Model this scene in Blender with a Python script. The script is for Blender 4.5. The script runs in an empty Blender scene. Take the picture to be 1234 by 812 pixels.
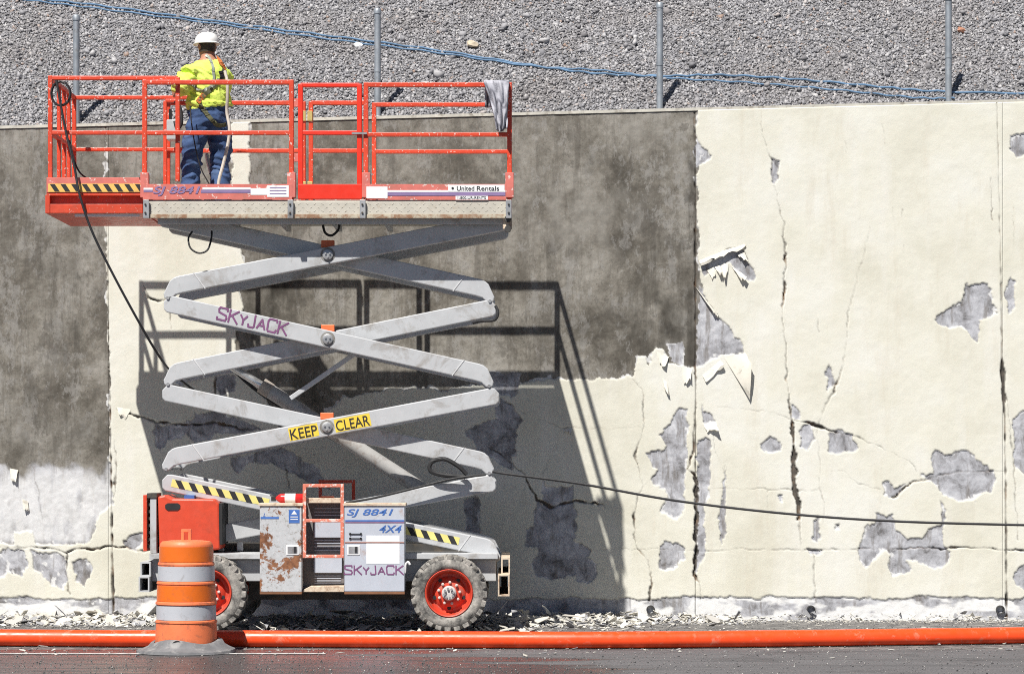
import bpy, bmesh, math, random
import numpy as np
from mathutils import Vector, Matrix, Euler
from mathutils.bvhtree import BVHTree

random.seed(7)
RNG = np.random.default_rng(11)
scene = bpy.context.scene
COL = scene.collection

# ------------------------------------------------------------------ camera
F = 3220.0          # focal length measured in photo pixels (photo 1234 wide)
CX, HY = 617.0, 550.0
CAMH = 1.828
cam_d = bpy.data.cameras.new("camera")
cam_d.sensor_width = 36.0
cam_d.lens = F / 1234.0 * 36.0
cam_d.shift_y = (HY - 406.0) / 1234.0
cam_d.clip_start = 0.1
cam_d.clip_end = 500.0
cam = bpy.data.objects.new("camera", cam_d)
cam.location = (0, 0, CAMH)
cam.rotation_euler = (math.radians(90), 0, 0)
COL.objects.link(cam)
scene.camera = cam

# ------------------------------------------------------------------ light
SUN_DIR = Vector((0.448, 1.0, -1.57)).normalized()      # the way the light travels
world = bpy.data.worlds.new("World")
scene.world = world
world.use_nodes = True
wn = world.node_tree
bg = wn.nodes["Background"]
sky = wn.nodes.new("ShaderNodeTexSky")
sky.sky_type = 'NISHITA'
sky.sun_disc = False
sky.air_density = 0.45
sky.dust_density = 0.1
sky.sun_elevation = math.asin(-SUN_DIR.z)
sky.sun_rotation = math.atan2(-SUN_DIR.x, -SUN_DIR.y)
wn.links.new(sky.outputs[0], bg.inputs[0])
bg.inputs[1].default_value = 0.05
sun_d = bpy.data.lights.new("sun", 'SUN')
sun_d.energy = 5.0
sun_d.angle = math.radians(0.53)
sun_d.color = (1.0, 0.965, 0.91)
sun = bpy.data.objects.new("sun", sun_d)
sun.rotation_euler = SUN_DIR.to_track_quat('-Z', 'Y').to_euler()
sun.location = (-8, -16, 30)
COL.objects.link(sun)
scene.view_settings.view_transform = 'Standard'
scene.view_settings.look = 'None'
scene.view_settings.exposure = 0.46
scene.view_settings.gamma = 1.0
scene.cycles.pixel_filter_type = 'BLACKMAN_HARRIS'
scene.cycles.filter_width = 1.0
scene.cycles.use_denoising = False
scene.view_settings.use_curve_mapping = False

# ------------------------------------------------------------------ measuring
def P(x, y, D):
    """world point that sits at photo pixel (x, y) at distance D"""
    s = D / F
    return Vector(((x - CX) * s, D, CAMH + (HY - y) * s))
def ground_D(y, z=0.0):
    return (CAMH - z) * F / (y - HY)

DW = 30.9           # wall face
DP = 28.0           # near side of the work platform
PW = 1.70           # platform width
DB = 27.75          # near face of the chassis boxes and wheels

# ------------------------------------------------------------------ materials
MATS = {}
def nodes_of(name):
    m = bpy.data.materials.new(name)
    m.use_nodes = True
    nt = m.node_tree
    b = nt.nodes["Principled BSDF"]
    return m, nt, b
def N(nt, typ, **kw):
    n = nt.nodes.new(typ)
    for k, v in kw.items():
        setattr(n, k, v)
    return n
def noise(nt, vec, scale, detail=5, rough=0.6, dist=0.0):
    n = N(nt, "ShaderNodeTexNoise")
    n.inputs["Scale"].default_value = scale
    n.inputs["Detail"].default_value = detail
    n.inputs["Roughness"].default_value = rough
    n.inputs["Distortion"].default_value = dist
    if vec is not None:
        nt.links.new(vec, n.inputs["Vector"])
    return n.outputs["Fac"]
def ramp(nt, fac, stops, interp='LINEAR'):
    r = N(nt, "ShaderNodeValToRGB")
    r.color_ramp.interpolation = interp
    el = r.color_ramp.elements
    while len(el) < len(stops):
        el.new(0.5)
    for e, (p, c) in zip(el, stops):
        e.position = p
        e.color = c if len(c) == 4 else (*c, 1)
    nt.links.new(fac, r.inputs[0])
    return r.outputs[0]
def g3(v):
    return (v, v, v)
def mix(nt, fac, a, b, mode='MIX'):
    m = N(nt, "ShaderNodeMix", data_type='RGBA', blend_type=mode)
    for sock, val in ((m.inputs[0], fac), (m.inputs[6], a), (m.inputs[7], b)):
        if hasattr(val, "is_linked"):
            nt.links.new(val, sock)
        elif isinstance(val, (int, float)):
            sock.default_value = val
        else:
            sock.default_value = (*val[:3], 1)
    return m.outputs[2]
def math_n(nt, op, a, b=None, clamp=False):
    m = N(nt, "ShaderNodeMath", operation=op)
    m.use_clamp = clamp
    for i, v in enumerate((a, b)):
        if v is None:
            continue
        if hasattr(v, "is_linked"):
            nt.links.new(v, m.inputs[i])
        else:
            m.inputs[i].default_value = v
    return m.outputs[0]
def coords(nt, scale=(1, 1, 1)):
    t = N(nt, "ShaderNodeTexCoord")
    mp = N(nt, "ShaderNodeMapping")
    mp.inputs["Scale"].default_value = scale
    nt.links.new(t.outputs["Object"], mp.inputs[0])
    return mp.outputs[0]
def bump(nt, bsdf, h, strength=0.3, dist=0.01):
    b = N(nt, "ShaderNodeBump")
    b.inputs["Strength"].default_value = strength
    b.inputs["Distance"].default_value = dist
    nt.links.new(h, b.inputs["Height"])
    nt.links.new(b.outputs[0], bsdf.inputs["Normal"])

def worn(name, base, rough=0.5, metal=0.0, var=0.12, dirt=(0.12, 0.09, 0.06), dirt_amt=0.0, dirt_scale=7.0,
         chip=None, chip_amt=0.0, chip_scale=45.0, bmp=0.12, bscale=90.0, spec=0.5):
    """painted or bare surface with patchy tone, dirt and chips of another colour"""
    if name in MATS:
        return MATS[name]
    m, nt, b = nodes_of(name)
    v = coords(nt)
    lo = tuple(c * (1 - var) for c in base)
    hi = tuple(min(1, c * (1 + var)) for c in base)
    col = ramp(nt, noise(nt, v, 6.0, 6, 0.65), [(0.3, lo), (0.7, hi)])
    if dirt_amt > 0:
        d = ramp(nt, noise(nt, v, dirt_scale, 8, 0.7, 0.4), [(0.62 - dirt_amt * 0.3, g3(0)), (0.74 - dirt_amt * 0.25, g3(1))])
        d = math_n(nt, 'MULTIPLY', d, min(1.0, 0.45 + dirt_amt * 0.6))
        col = mix(nt, d, col, dirt)
    if chip is not None:
        c = ramp(nt, noise(nt, v, chip_scale, 5, 0.6), [(0.66 - chip_amt * 0.25, g3(0)), (0.68 - chip_amt * 0.25, g3(1))])
        col = mix(nt, c, col, chip)
    nt.links.new(col, b.inputs["Base Color"])
    r = ramp(nt, noise(nt, v, 11.0, 4), [(0.3, g3(max(0.05, rough - 0.12))), (0.7, g3(min(1, rough + 0.12)))])
    nt.links.new(r, b.inputs["Roughness"])
    b.inputs["Metallic"].default_value = metal
    b.inputs["Specular IOR Level"].default_value = spec
    if bmp > 0:
        bump(nt, b, noise(nt, v, bscale, 4), bmp, 0.004)
    MATS[name] = m
    return m

# ------------------------------------------------------------------ mesh helpers
class MB:
    def __init__(self):
        self.v, self.f = [], []
    def add(self, vs, fs):
        o = len(self.v)
        self.v += [tuple(p) for p in vs]
        self.f += [tuple(i + o for i in q) for q in fs]
        return self
    def box(self, x0, x1, y0, y1, z0, z1):
        vs = [(x, y, z) for z in (z0, z1) for y in (y0, y1) for x in (x0, x1)]
        return self.add(vs, [(0, 2, 3, 1), (4, 5, 7, 6), (0, 1, 5, 4), (2, 6, 7, 3), (0, 4, 6, 2), (1, 3, 7, 5)])
    def boxpx(self, x0, y0, x1, y1, D0, D1):
        a, c = P(x0, y1, D0), P(x1, y0, D0)
        return self.box(a.x, c.x, D0, D1, a.z, c.z)
    def prism(self, pts, y0, y1):
        n = len(pts)
        vs = [(x, y0, z) for x, z in pts] + [(x, y1, z) for x, z in pts]
        fs = [tuple(range(n)), tuple(range(2 * n - 1, n - 1, -1))]
        fs += [(i, i + n, (i + 1) % n + n, (i + 1) % n) for i in range(n)]
        return self.add(vs, fs)
    def prismpx(self, pts, D0, D1):
        w = [P(x, y, D0) for x, y in pts]
        return self.prism([(p.x, p.z) for p in w], D0, D1)
    def bar(self, p0, p1, w, h=None, up=(0, 0, 1)):
        h = w if h is None else h
        p0, p1 = Vector(p0), Vector(p1)
        d = (p1 - p0).normalized()
        u = Vector(up)
        if abs(d.dot(u)) > 0.95:
            u = Vector((0, 1, 0)) if abs(d.y) < 0.9 else Vector((1, 0, 0))
        s = d.cross(u).normalized()
        u = s.cross(d).normalized()
        vs = []
        for p in (p0, p1):
            for a, b in ((-1, -1), (1, -1), (1, 1), (-1, 1)):
                vs.append(p + s * a * w / 2 + u * b * h / 2)
        return self.add(vs, [(3, 2, 1, 0), (4, 5, 6, 7), (0, 1, 5, 4), (1, 2, 6, 5), (2, 3, 7, 6), (3, 0, 4, 7)])
    def tube(self, pts, r, n=8, caps=True):
        pts = [Vector(p) for p in pts]
        m = len(pts)
        rs = r if isinstance(r, (list, tuple)) else [r] * m
        ref = Vector((0.13, 0.21, 0.97))
        vs = []
        for i, p in enumerate(pts):
            d = (pts[min(i + 1, m - 1)] - pts[max(i - 1, 0)]).normalized()
            if abs(d.dot(ref)) > 0.93:
                ref = Vector((0.9, 0.3, 0.1))
            s = d.cross(ref).normalized()
            u = s.cross(d).normalized()
            for k in range(n):
                a = 2 * math.pi * k / n
                vs.append(p + (s * math.cos(a) + u * math.sin(a)) * rs[i])
        fs = []
        for i in range(m - 1):
            for k in range(n):
                k2 = (k + 1) % n
                fs.append((i * n + k, i * n + k2, (i + 1) * n + k2, (i + 1) * n + k))
        if caps:
            fs.append(tuple(range(n - 1, -1, -1)))
            fs.append(tuple((m - 1) * n + k for k in range(n)))
        return self.add(vs, fs)
    def lathe(self, prof, org, axis=(0, 0, 1), n=32, closed=False):
        """prof: (radius, distance along axis)"""
        ax = Vector(axis).normalized()
        s = ax.orthogonal().normalized()
        u = ax.cross(s)
        org = Vector(org)
        vs = []
        for r, a in prof:
            for k in range(n):
                t = 2 * math.pi * k / n
                vs.append(org + ax * a + (s * math.cos(t) + u * math.sin(t)) * r)
        m = len(prof)
        fs = []
        for i in range(m - 1 + (1 if closed else 0)):
            i2 = (i + 1) % m
            for k in range(n):
                k2 = (k + 1) % n
                fs.append((i * n + k, i * n + k2, i2 * n + k2, i2 * n + k))
        if not closed:
            fs.append(tuple(range(n - 1, -1, -1)))
            fs.append(tuple((m - 1) * n + k for k in range(n)))
        return self.add(vs, fs)
    def mesh(self, name, smooth=False, angle=35):
        me = bpy.data.meshes.new(name)
        me.from_pydata(self.v, [], self.f)
        bm = bmesh.new()
        bm.from_mesh(me)
        bmesh.ops.recalc_face_normals(bm, faces=bm.faces)
        bm.to_mesh(me)
        bm.free()
        if smooth:
            me.polygons.foreach_set("use_smooth", [True] * len(me.polygons))
            me.set_sharp_from_angle(angle=math.radians(angle))
        me.update()
        return me
    def build(self, name, mat, parent=None, bevel=0.0, smooth=False, angle=35):
        return link(name, self.mesh(name, smooth, angle), mat, parent, bevel)

def attach(o, parent):
    o.parent = parent
    o.matrix_parent_inverse = Matrix.Translation(-parent["_base"]) if False else parent_inv(parent)
BASE = {}
def parent_inv(p):
    return Matrix.Translation(-Vector(BASE.get(p.name, (0, 0, 0))))
def link(name, me, mat, parent=None, bevel=0.0):
    o = bpy.data.objects.new(name, me)
    COL.objects.link(o)
    if mat is not None:
        for mm in (mat if isinstance(mat, (list, tuple)) else [mat]):
            me.materials.append(mm)
    if parent is not None:
        attach(o, parent)
    if bevel > 0:
        b = o.modifiers.new("bevel", 'BEVEL')
        b.width = bevel
        b.segments = 2
        b.limit_method = 'ANGLE'
        b.angle_limit = math.radians(40)
    return o
def empty(name, base, parent=None):
    o = bpy.data.objects.new(name, None)
    COL.objects.link(o)
    o.empty_display_size = 0.2
    o.location = base
    BASE[o.name] = tuple(base)
    if parent is not None:
        o.parent = parent
        o.matrix_parent_inverse = parent_inv(parent)
    return o
def tag(o, label, cat, group=None, kind=None):
    o["label"] = label
    if cat:
        o["category"] = cat
    if group:
        o["group"] = group
    if kind:
        o["kind"] = kind
    return o
def structure(o):
    o["kind"] = "structure"
    return o
def fast_mesh(name, verts, quads):
    me = bpy.data.meshes.new(name)
    nv, nq, k = len(verts), len(quads), quads.shape[1]
    me.vertices.add(nv)
    me.vertices.foreach_set("co", np.ascontiguousarray(verts, dtype=np.float32).ravel())
    me.loops.add(nq * k)
    me.loops.foreach_set("vertex_index", np.ascontiguousarray(quads, dtype=np.int32).ravel())
    me.polygons.add(nq)
    me.polygons.foreach_set("loop_start", np.arange(nq, dtype=np.int32) * k)
    me.update(calc_edges=True)
    me.validate()
    return me

def catmull(pts, n=8):
    pts = [Vector(p) for p in pts]
    out = []
    for i in range(len(pts) - 1):
        p0, p1, p2, p3 = pts[max(i - 1, 0)], pts[i], pts[i + 1], pts[min(i + 2, len(pts) - 1)]
        for k in range(n):
            t = k / n
            out.append(0.5 * ((2 * p1) + (p2 - p0) * t + (2 * p0 - 5 * p1 + 4 * p2 - p3) * t * t + (3 * p1 - p0 - 3 * p2 + p3) * t ** 3))
    out.append(pts[-1])
    return out

# lettering: font text laid on a surface that faces the camera side (-Y)
def lettering(text, x, y, D, h, mat, parent, name="lettering", roll=0.0, shear=0.0, fat=0.0, width=None, depth=0.001):
    cu = bpy.data.curves.new(name, 'FONT')
    cu.body = text
    cu.shear = shear
    cu.offset = fat
    cu.extrude = depth
    tmp = bpy.data.objects.new(name, cu)
    COL.objects.link(tmp)
    me = bpy.data.meshes.new_from_object(tmp.evaluated_get(bpy.context.evaluated_depsgraph_get()))
    COL.objects.unlink(tmp)
    bpy.data.objects.remove(tmp)
    co = np.empty(len(me.vertices) * 3, dtype=np.float32)
    me.vertices.foreach_get("co", co)
    co = co.reshape(-1, 3)
    w0 = co[:, 0].max() - co[:, 0].min()
    h0 = co[:, 1].max() - co[:, 1].min()
    hm = h * D / F
    sy = hm / h0
    sx = (width * D / F) / w0 if width else sy
    cx, cy = (co[:, 0].max() + co[:, 0].min()) / 2, (co[:, 1].max() + co[:, 1].min()) / 2
    ux, uz = (co[:, 0] - cx) * sx, (co[:, 1] - cy) * sy
    c, s = math.cos(roll), math.sin(roll)
    p = P(x, y, D)
    out = np.stack([p.x + ux * c - uz * s, np.full(len(co), p.y) - co[:, 2], p.z + ux * s + uz * c], 1)
    me.vertices.foreach_set("co", out.astype(np.float32).ravel())
    me.update()
    me.materials.clear()
    return link(name, me, mat, parent)

STROKES = {
    'S': (0.95, [[(0.92, 0.80), (0.90, 1.0), (0.12, 1.0), (0.03, 0.86), (0.10, 0.62), (0.86, 0.44), (0.95, 0.25), (0.86, 0.03), (0.02, 0.03), (0.0, 0.2)]]),
    'K': (0.95, [[(0.05, 0), (0.05, 1)], [(0.92, 1.0), (0.1, 0.46)], [(0.3, 0.58), (0.95, 0)]]),
    'y': (0.72, [[(0.02, 0.78), (0.35, 0.42), (0.35, 0.05)], [(0.68, 0.78), (0.35, 0.42)]]),
    'J': (0.72, [[(0.55, 1.0), (0.62, 0.1), (0.5, 0.0), (0.05, 0.0), (0.0, 0.2)]]),
    'a': (0.82, [[(0.0, 0.05), (0.4, 0.8), (0.8, 0.05)], [(0.15, 0.3), (0.65, 0.3)]]),
    'C': (0.9, [[(0.9, 0.82), (0.86, 1.0), (0.12, 1.0), (0.0, 0.8), (0.05, 0.12), (0.16, 0.0), (0.85, 0.0), (0.92, 0.2)]]),
}
def stroke_word(word, x, y, D, h, width, mat, parent, roll=0.0, thick=0.15):
    mb = MB()
    pen = 0.0
    segs = []
    for ch in word:
        w, lines = STROKES[ch]
        for ln in lines:
            for a, b in zip(ln[:-1], ln[1:]):
                segs.append(((a[0] + pen, a[1]), (b[0] + pen, b[1])))
        pen += w + 0.2
    tot = pen - 0.2
    hm = h * D / F
    wm = width * D / F
    p = P(x, y, D)
    c, s = math.cos(roll), math.sin(roll)
    k = 0
    for a, b in segs:
        a = ((a[0] / tot - 0.5) * wm, (a[1] - 0.5) * hm)
        b = ((b[0] / tot - 0.5) * wm, (b[1] - 0.5) * hm)
        dx, dz = b[0] - a[0], b[1] - a[1]
        L = math.hypot(dx, dz)
        dx, dz = dx / L, dz / L
        t = thick * hm / 2
        q = [(a[0] - dx * t * .6 - dz * t, a[1] - dz * t * .6 + dx * t), (a[0] - dx * t * .6 + dz * t, a[1] - dz * t * .6 - dx * t),
             (b[0] + dx * t * .6 + dz * t, b[1] + dz * t * .6 - dx * t), (b[0] + dx * t * .6 - dz * t, b[1] + dz * t * .6 + dx * t)]
        yy = p.y - 0.0004 * (k % 3)
        k += 1
        mb.add([(p.x + u * c - w * s, yy, p.z + u * s + w * c) for u, w in q], [(0, 1, 2, 3)])
    return mb.build("lettering", mat, parent)

# ------------------------------------------------------------------ numpy noise and polygon fields
_T = RNG.random((256, 256)).astype(np.float32)
def vnoise(x, y, seed=0):
    x = x + seed * 17.31
    y = y + seed * 9.73
    xi, yi = np.floor(x).astype(np.int64), np.floor(y).astype(np.int64)
    fx, fy = (x - xi).astype(np.float32), (y - yi).astype(np.float32)
    fx, fy = fx * fx * (3 - 2 * fx), fy * fy * (3 - 2 * fy)
    a, b = _T[xi & 255, yi & 255], _T[(xi + 1) & 255, yi & 255]
    c, d = _T[xi & 255, (yi + 1) & 255], _T[(xi + 1) & 255, (yi + 1) & 255]
    return (a * (1 - fx) + b * fx) * (1 - fy) + (c * (1 - fx) + d * fx) * fy
def fbm(x, y, seed=0, octv=4):
    s, a, t = 0.0, 0.5, 0.0
    for o in range(octv):
        s = s + a * vnoise(x * 2 ** o, y * 2 ** o, seed + o)
        t += a
        a *= 0.5
    return s / t - 0.5
def smooth(a, b, x):
    t = np.clip((x - a) / (b - a), 0, 1)
    return t * t * (3 - 2 * t)
def poly_sd(poly, u, v):
    """signed distance in pixels, positive inside"""
    p = np.array(poly, dtype=np.float32)
    q = np.roll(p, -1, 0)
    d2 = np.full(u.shape, 1e9, dtype=np.float32)
    ins = np.zeros(u.shape, dtype=bool)
    for (x0, y0), (x1, y1) in zip(p, q):
        dx, dy = x1 - x0, y1 - y0
        L2 = dx * dx + dy * dy + 1e-9
        t = np.clip(((u - x0) * dx + (v - y0) * dy) / L2, 0, 1)
        d2 = np.minimum(d2, (u - x0 - t * dx) ** 2 + (v - y0 - t * dy) ** 2)
        if abs(dy) > 1e-6:
            c = ((y0 > v) != (y1 > v)) & (u < dx * (v - y0) / dy + x0)
            ins ^= c
    d = np.sqrt(d2)
    return np.where(ins, d, -d)

# wear traced on the wall: (kind of surface uncovered, outline)
def wall_top_px(u):
    return 152.0 - 0.026 * u
BARE_DARK = [
    [(-400, 40), (126, 40), (128, 300), (133, 500), (135, 608), (120, 618), (113, 640), (109, 655), (42, 655), (40, 641), (20, 640), (18, 656), (-400, 656)],
    [(126, 40), (280, 40), (279, 170), (281, 245), (127, 246)],
    [(303, 40), (838, 40), (841, 125), (838, 160), (845, 186), (838, 215), (842, 240), (839, 262), (844, 285), (840, 310), (846, 346), (839, 442), (828, 446), (822, 441), (806, 436), (800, 422), (792, 418), (786, 425), (783, 443), (778, 431), (770, 430), (766, 442), (763, 456), (740, 455), (700, 457), (670, 456), (640, 460), (590, 462), (540, 470), (470, 468), (420, 478), (380, 505), (340, 520), (320, 480), (288, 452), (284, 409), (291, 369), (287, 349), (294, 320), (287, 297), (285, 262), (301, 245)],
]
BARE_LIGHT = [
    [(-400, 562), (-10, 558), (30, 575), (38, 562), (50, 558), (70, 563), (85, 570), (90, 560), (108, 565), (120, 577), (133, 558), (136, 608), (120, 618), (113, 640), (109, 655), (-400, 655)],
    [(843, 345), (850, 362), (863, 381), (878, 393), (895, 413), (896, 424), (873, 430), (855, 434), (843, 440), (838, 442)],
    [(804, 413), (824, 412), (824, 440), (812, 436), (806, 428)],
    [(186, 518), (191, 511), (226, 508), (236, 498), (258, 496), (273, 498), (317, 516), (292, 521), (258, 523), (253, 531), (233, 533), (223, 521), (218, 528), (204, 528), (194, 542), (188, 538)],
    [(258, 449), (282, 452), (284, 471), (268, 476), (259, 466)],
    [(278, 550), (292, 548), (324, 540), (339, 540), (380, 560), (400, 590), (380, 585), (334, 562), (327, 558), (297, 558), (287, 570), (278, 558)],
    [(595, 477), (615, 485), (619, 495), (630, 507), (625, 513), (622, 525), (622, 548), (615, 548), (618, 566), (605, 560), (591, 550), (575, 542), (573, 533), (562, 525), (562, 519), (577, 509), (597, 503)],
    [(592, 448), (627, 450), (626, 472), (617, 477), (592, 475)],
    [(653, 577), (661, 587), (674, 587), (692, 585), (694, 651), (711, 661), (708, 671), (718, 678), (718, 693), (708, 703), (694, 700), (694, 694), (664, 698), (642, 690), (639, 678), (647, 668), (646, 658), (633, 658), (632, 639), (641, 636), (641, 614), (650, 602), (655, 607)],
    [(558, 600), (577, 598), (580, 640), (570, 668), (558, 650), (562, 625)],
    [(820, 489), (829, 494), (829, 558), (825, 573), (825, 612), (816, 626), (794, 617), (797, 607), (805, 598), (803, 590), (788, 583), (787, 574), (793, 567), (786, 563), (778, 546), (800, 543), (805, 537), (794, 524), (808, 511), (814, 499)],
    [(840, 532), (848, 527), (857, 531), (856, 598), (850, 610), (849, 668), (841, 686), (837, 690), (839, 610)],
    [(874, 564), (876, 605), (875, 642), (868, 660), (867, 623), (871, 591)],
    [(801, 651), (820, 656), (826, 663), (826, 672), (810, 686), (801, 687), (793, 685), (794, 659)],
    [(850, 497), (859, 499), (862, 508), (848, 511), (847, 485)],
    [(916, 534), (930, 524), (939, 534), (939, 543), (927, 546), (918, 542)],
    [(953, 487), (959, 489), (965, 505), (952, 504)],
    [(964, 521), (971, 511), (981, 511), (979, 531), (973, 543), (964, 539)],
    [(998, 521), (1011, 518), (1028, 526), (1034, 539), (1030, 543), (1008, 546), (997, 543)],
    [(991, 450), (998, 440), (1001, 450), (1008, 463), (996, 471), (998, 460)],
    [(1119, 552), (1128, 542), (1137, 547), (1155, 541), (1167, 541), (1184, 558), (1192, 566), (1198, 569), (1197, 593), (1184, 594), (1174, 602), (1155, 605), (1137, 599), (1125, 584), (1119, 579), (1108, 572), (1124, 568)],
    [(1062, 582), (1071, 579), (1078, 589), (1091, 584), (1082, 597), (1066, 599)],
    [(1056, 618), (1068, 623), (1077, 618), (1078, 638), (1093, 648), (1113, 648), (1120, 638), (1135, 633), (1133, 604), (1140, 614), (1137, 658), (1147, 665), (1145, 678), (1128, 687), (1110, 678), (1093, 675), (1099, 687), (1078, 696), (1071, 680), (1075, 668), (1064, 662), (1056, 673), (1044, 683), (1036, 675), (1034, 663), (1036, 648), (1044, 633), (1054, 631)],
    [(1127, 385), (1160, 360), (1162, 343), (1190, 341), (1202, 376), (1181, 385), (1178, 411), (1160, 395), (1132, 392)],
    [(1216, 165), (1240, 158), (1262, 170), (1250, 185), (1225, 190), (1217, 180)],
    [(1216, 334), (1224, 339), (1223, 371), (1216, 381), (1210, 357)],
    [(1221, 504), (1234, 495), (1252, 500), (1250, 580), (1234, 573), (1224, 560)],
    [(1221, 692), (1240, 672), (1256, 690), (1240, 715), (1222, 705)],
    [(843, 320), (876, 301), (895, 299), (900, 313), (911, 332), (909, 340), (897, 334), (881, 318), (860, 326), (848, 334)],
    [(838, 168), (848, 180), (858, 189), (848, 196), (838, 200)],
    [(929, 191), (941, 194), (937, 212), (931, 224), (928, 208)],
    [(-200, 663), (32, 663), (34, 680), (25, 695), (10, 690), (0, 697), (-60, 702), (-120, 690)],
    [(38, 663), (70, 664), (80, 672), (82, 700), (76, 712), (62, 705), (50, 690), (38, 685)],
    [(88, 675), (105, 672), (113, 685), (104, 700), (103, 708), (92, 700)],
    [(148, 652), (160, 642), (172, 640), (173, 655), (165, 663), (152, 660)],
    [(1300, 420), (1330, 400), (1350, 440), (1330, 480), (1306, 470)],
    [(1340, 600), (1390, 590), (1400, 650), (1350, 670)],
    [(982, 628), (988, 622), (989, 640), (984, 656), (978, 652)], [(971, 662), (995, 661), (984, 668), (974, 668)],
    [(936, 597), (943, 595), (942, 606), (937, 604)], [(1006, 632), (1013, 630), (1012, 637), (1007, 638)],
]
CRACKS = [
    [(916, 125, .8), (919, 165, .9), (930, 192, 1.2), (935, 235, .9), (943, 262, 1.3), (946, 310, 2.2), (945, 345, 2.8), (943, 380, 1.3), (947, 420, 1.3), (948, 450, 1.3), (950, 480, 1.8), (954, 505, 3.5), (956, 530, 5.5), (956, 560, 6.5), (958, 590, 7), (962, 605, 6), (963, 624, 5)],
    [(964, 624, 1.2), (965, 664, .8)],
    [(1048, 275, .6), (1040, 310, .8), (1030, 345, .9), (1022, 380, 1), (1018, 430, 1), (1010, 460, 2.2), (1000, 480, 1.3), (990, 495, .8), (984, 525, .8), (988, 560, .7), (987, 590, .9), (994, 605, .9), (992, 625, .7), (986, 640, .8)],
    [(865, 490, .7), (895, 493, .8), (928, 496, .7), (953, 505, 1.8), (975, 510, 2.6), (1000, 518, 1.8), (1035, 527, 1.2), (1065, 540, .9), (1095, 555, .9), (1106, 568, 1)],
    [(990, 566, .6), (1018, 568, .8), (1035, 583, .9), (1062, 590, .8)],
    [(1075, 600, 2), (1085, 593, 3.5), (1100, 580, 1.8), (1125, 575, 1.6), (1150, 568, 1.4), (1180, 568, 1.4), (1210, 567, .8)],
    [(-300, 662, 1), (0, 659, 1), (60, 660, 1.8), (80, 666, 2.6), (90, 662, 2.6), (110, 661, 2.6), (135, 658, 3), (165, 663, 1.6), (300, 664, .8), (560, 662, .6), (700, 661, .6), (800, 661, .7), (850, 664, .9), (885, 661, .9), (930, 662, .8), (975, 663, 1.3), (1064, 660, 1), (1090, 661, 1.6), (1147, 660, 2.4), (1180, 659, 1.2), (1212, 662, 1.8), (1400, 664, .9)],
    [(82, 664, 2.5), (80, 690, 1.8), (84, 716, 1.5)],
    [(838, 442, 2), (839, 480, 1.6), (836, 520, 1.8), (835, 545, 2.6), (829, 566, 3), (838, 572, 3), (840, 600, 5), (839, 640, 6.5), (838, 670, 5), (836, 692, 4), (844, 702, 1), (845, 722, 1)],
    [(763, 456, .8), (775, 470, 1), (776, 490, 1.4), (774, 520, 1), (764, 550, 2.2), (770, 565, 1), (775, 585, 1), (768, 600, 1.8), (765, 620, 2.2), (764, 645, 2.2), (766, 657, 1.3), (780, 675, 1.3), (785, 695, 1.8), (783, 722, 2.2)],
    [(775, 586, 1), (790, 572, .8)],
    [(140, 494, 1.2), (160, 500, 2), (190, 509, 2.5), (225, 512, 3), (260, 510, 2.5), (300, 518, 2), (320, 515, 1)],
    [(205, 513, 1.5), (204, 528, 1)], [(340, 545, 1.5), (345, 570, 2), (350, 590, 1)], [(260, 445, 1), (258, 465, 2), (262, 500, 1)],
    [(600, 480, 1), (616, 488, 1.8)],
    [(587, 537, 1.2), (605, 548, 2), (617, 558, 1.6), (632, 572, 1.6), (640, 590, 3.2), (648, 601, 4.5), (665, 611, 3.5), (680, 606, 2.5), (695, 603, 2.5), (725, 606, 2.2), (729, 612, .8)],
    [(616, 488, .7), (640, 503, .7), (660, 507, .9), (675, 515, 1.2), (680, 517, 2.8), (688, 516, .9), (740, 516, .6), (772, 514, .6)],
    [(675, 520, .6), (670, 540, .6), (660, 560, .6), (648, 578, .8)],
    [(138, 530, 1), (141, 560, 1.6), (138, 600, 1.6)],
    [(172, 340, .8), (180, 358, 1.6), (190, 364, 2.2), (200, 360, 1.3), (205, 372, 1.6), (206, 395, 1)],
    [(545, 470, .5), (545, 540, .7), (546, 690, .5)],
    [(980, 665, 1), (981, 690, 1), (982, 720, 1.2)],
    [(850, 588, .6), (880, 588, .8), (925, 590, .9), (940, 588, .9), (955, 592, .9), (985, 590, .8)],
    [(860, 520, .7), (862, 545, .8), (873, 568, .8)], [(874, 560, 1), (875, 580, 1.4)],
    [(1213, 480, 1.2), (1222, 570, 1.2), (1226, 650, 1)], [(1194, 215, .8), (1196, 265, 1.4)], [(1222, 250, .7), (1223, 300, .7)],
    [(600, 606, .6), (640, 606, .6)], [(925, 591, .9), (925, 610, .9)], [(1064, 150, .6), (1066, 175, .6)], [(1019, 170, .7), (1019, 184, .7)],
    [(1075, 250, .8), (1076, 265, .8)], [(1087, 252, 1), (1088, 264, .9)], [(1088, 295, .6), (1089, 305, .6)], [(985, 385, .9), (987, 400, .9)],
    [(40, 560, .7), (46, 590, .9), (52, 625, .9), (54, 655, .6)],
]
JOINTS = [
    [(125, 40, 1.2), (131, 400, 1.5), (134, 560, 2.2), (137, 760, 2.8)],
    [(836, 40, 1.6), (838, 240, 2.0), (838, 442, 2.0), (838, 760, 1.2)],
    [(1199, 40, 1.2), (1204, 250, 1.2), (1206, 330, 1.8), (1207, 430, 2.2), (1209, 455, 5.5), (1210, 485, 4.5), (1211, 520, 2.0), (1212, 600, 1.8), (1213, 760, 2.4)],
]
# panels of the wall: outer limits in px, each its own mesh
PANELS = [(-260, 131), (131, 838), (838, 1208), (1208, 1480)]

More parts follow.
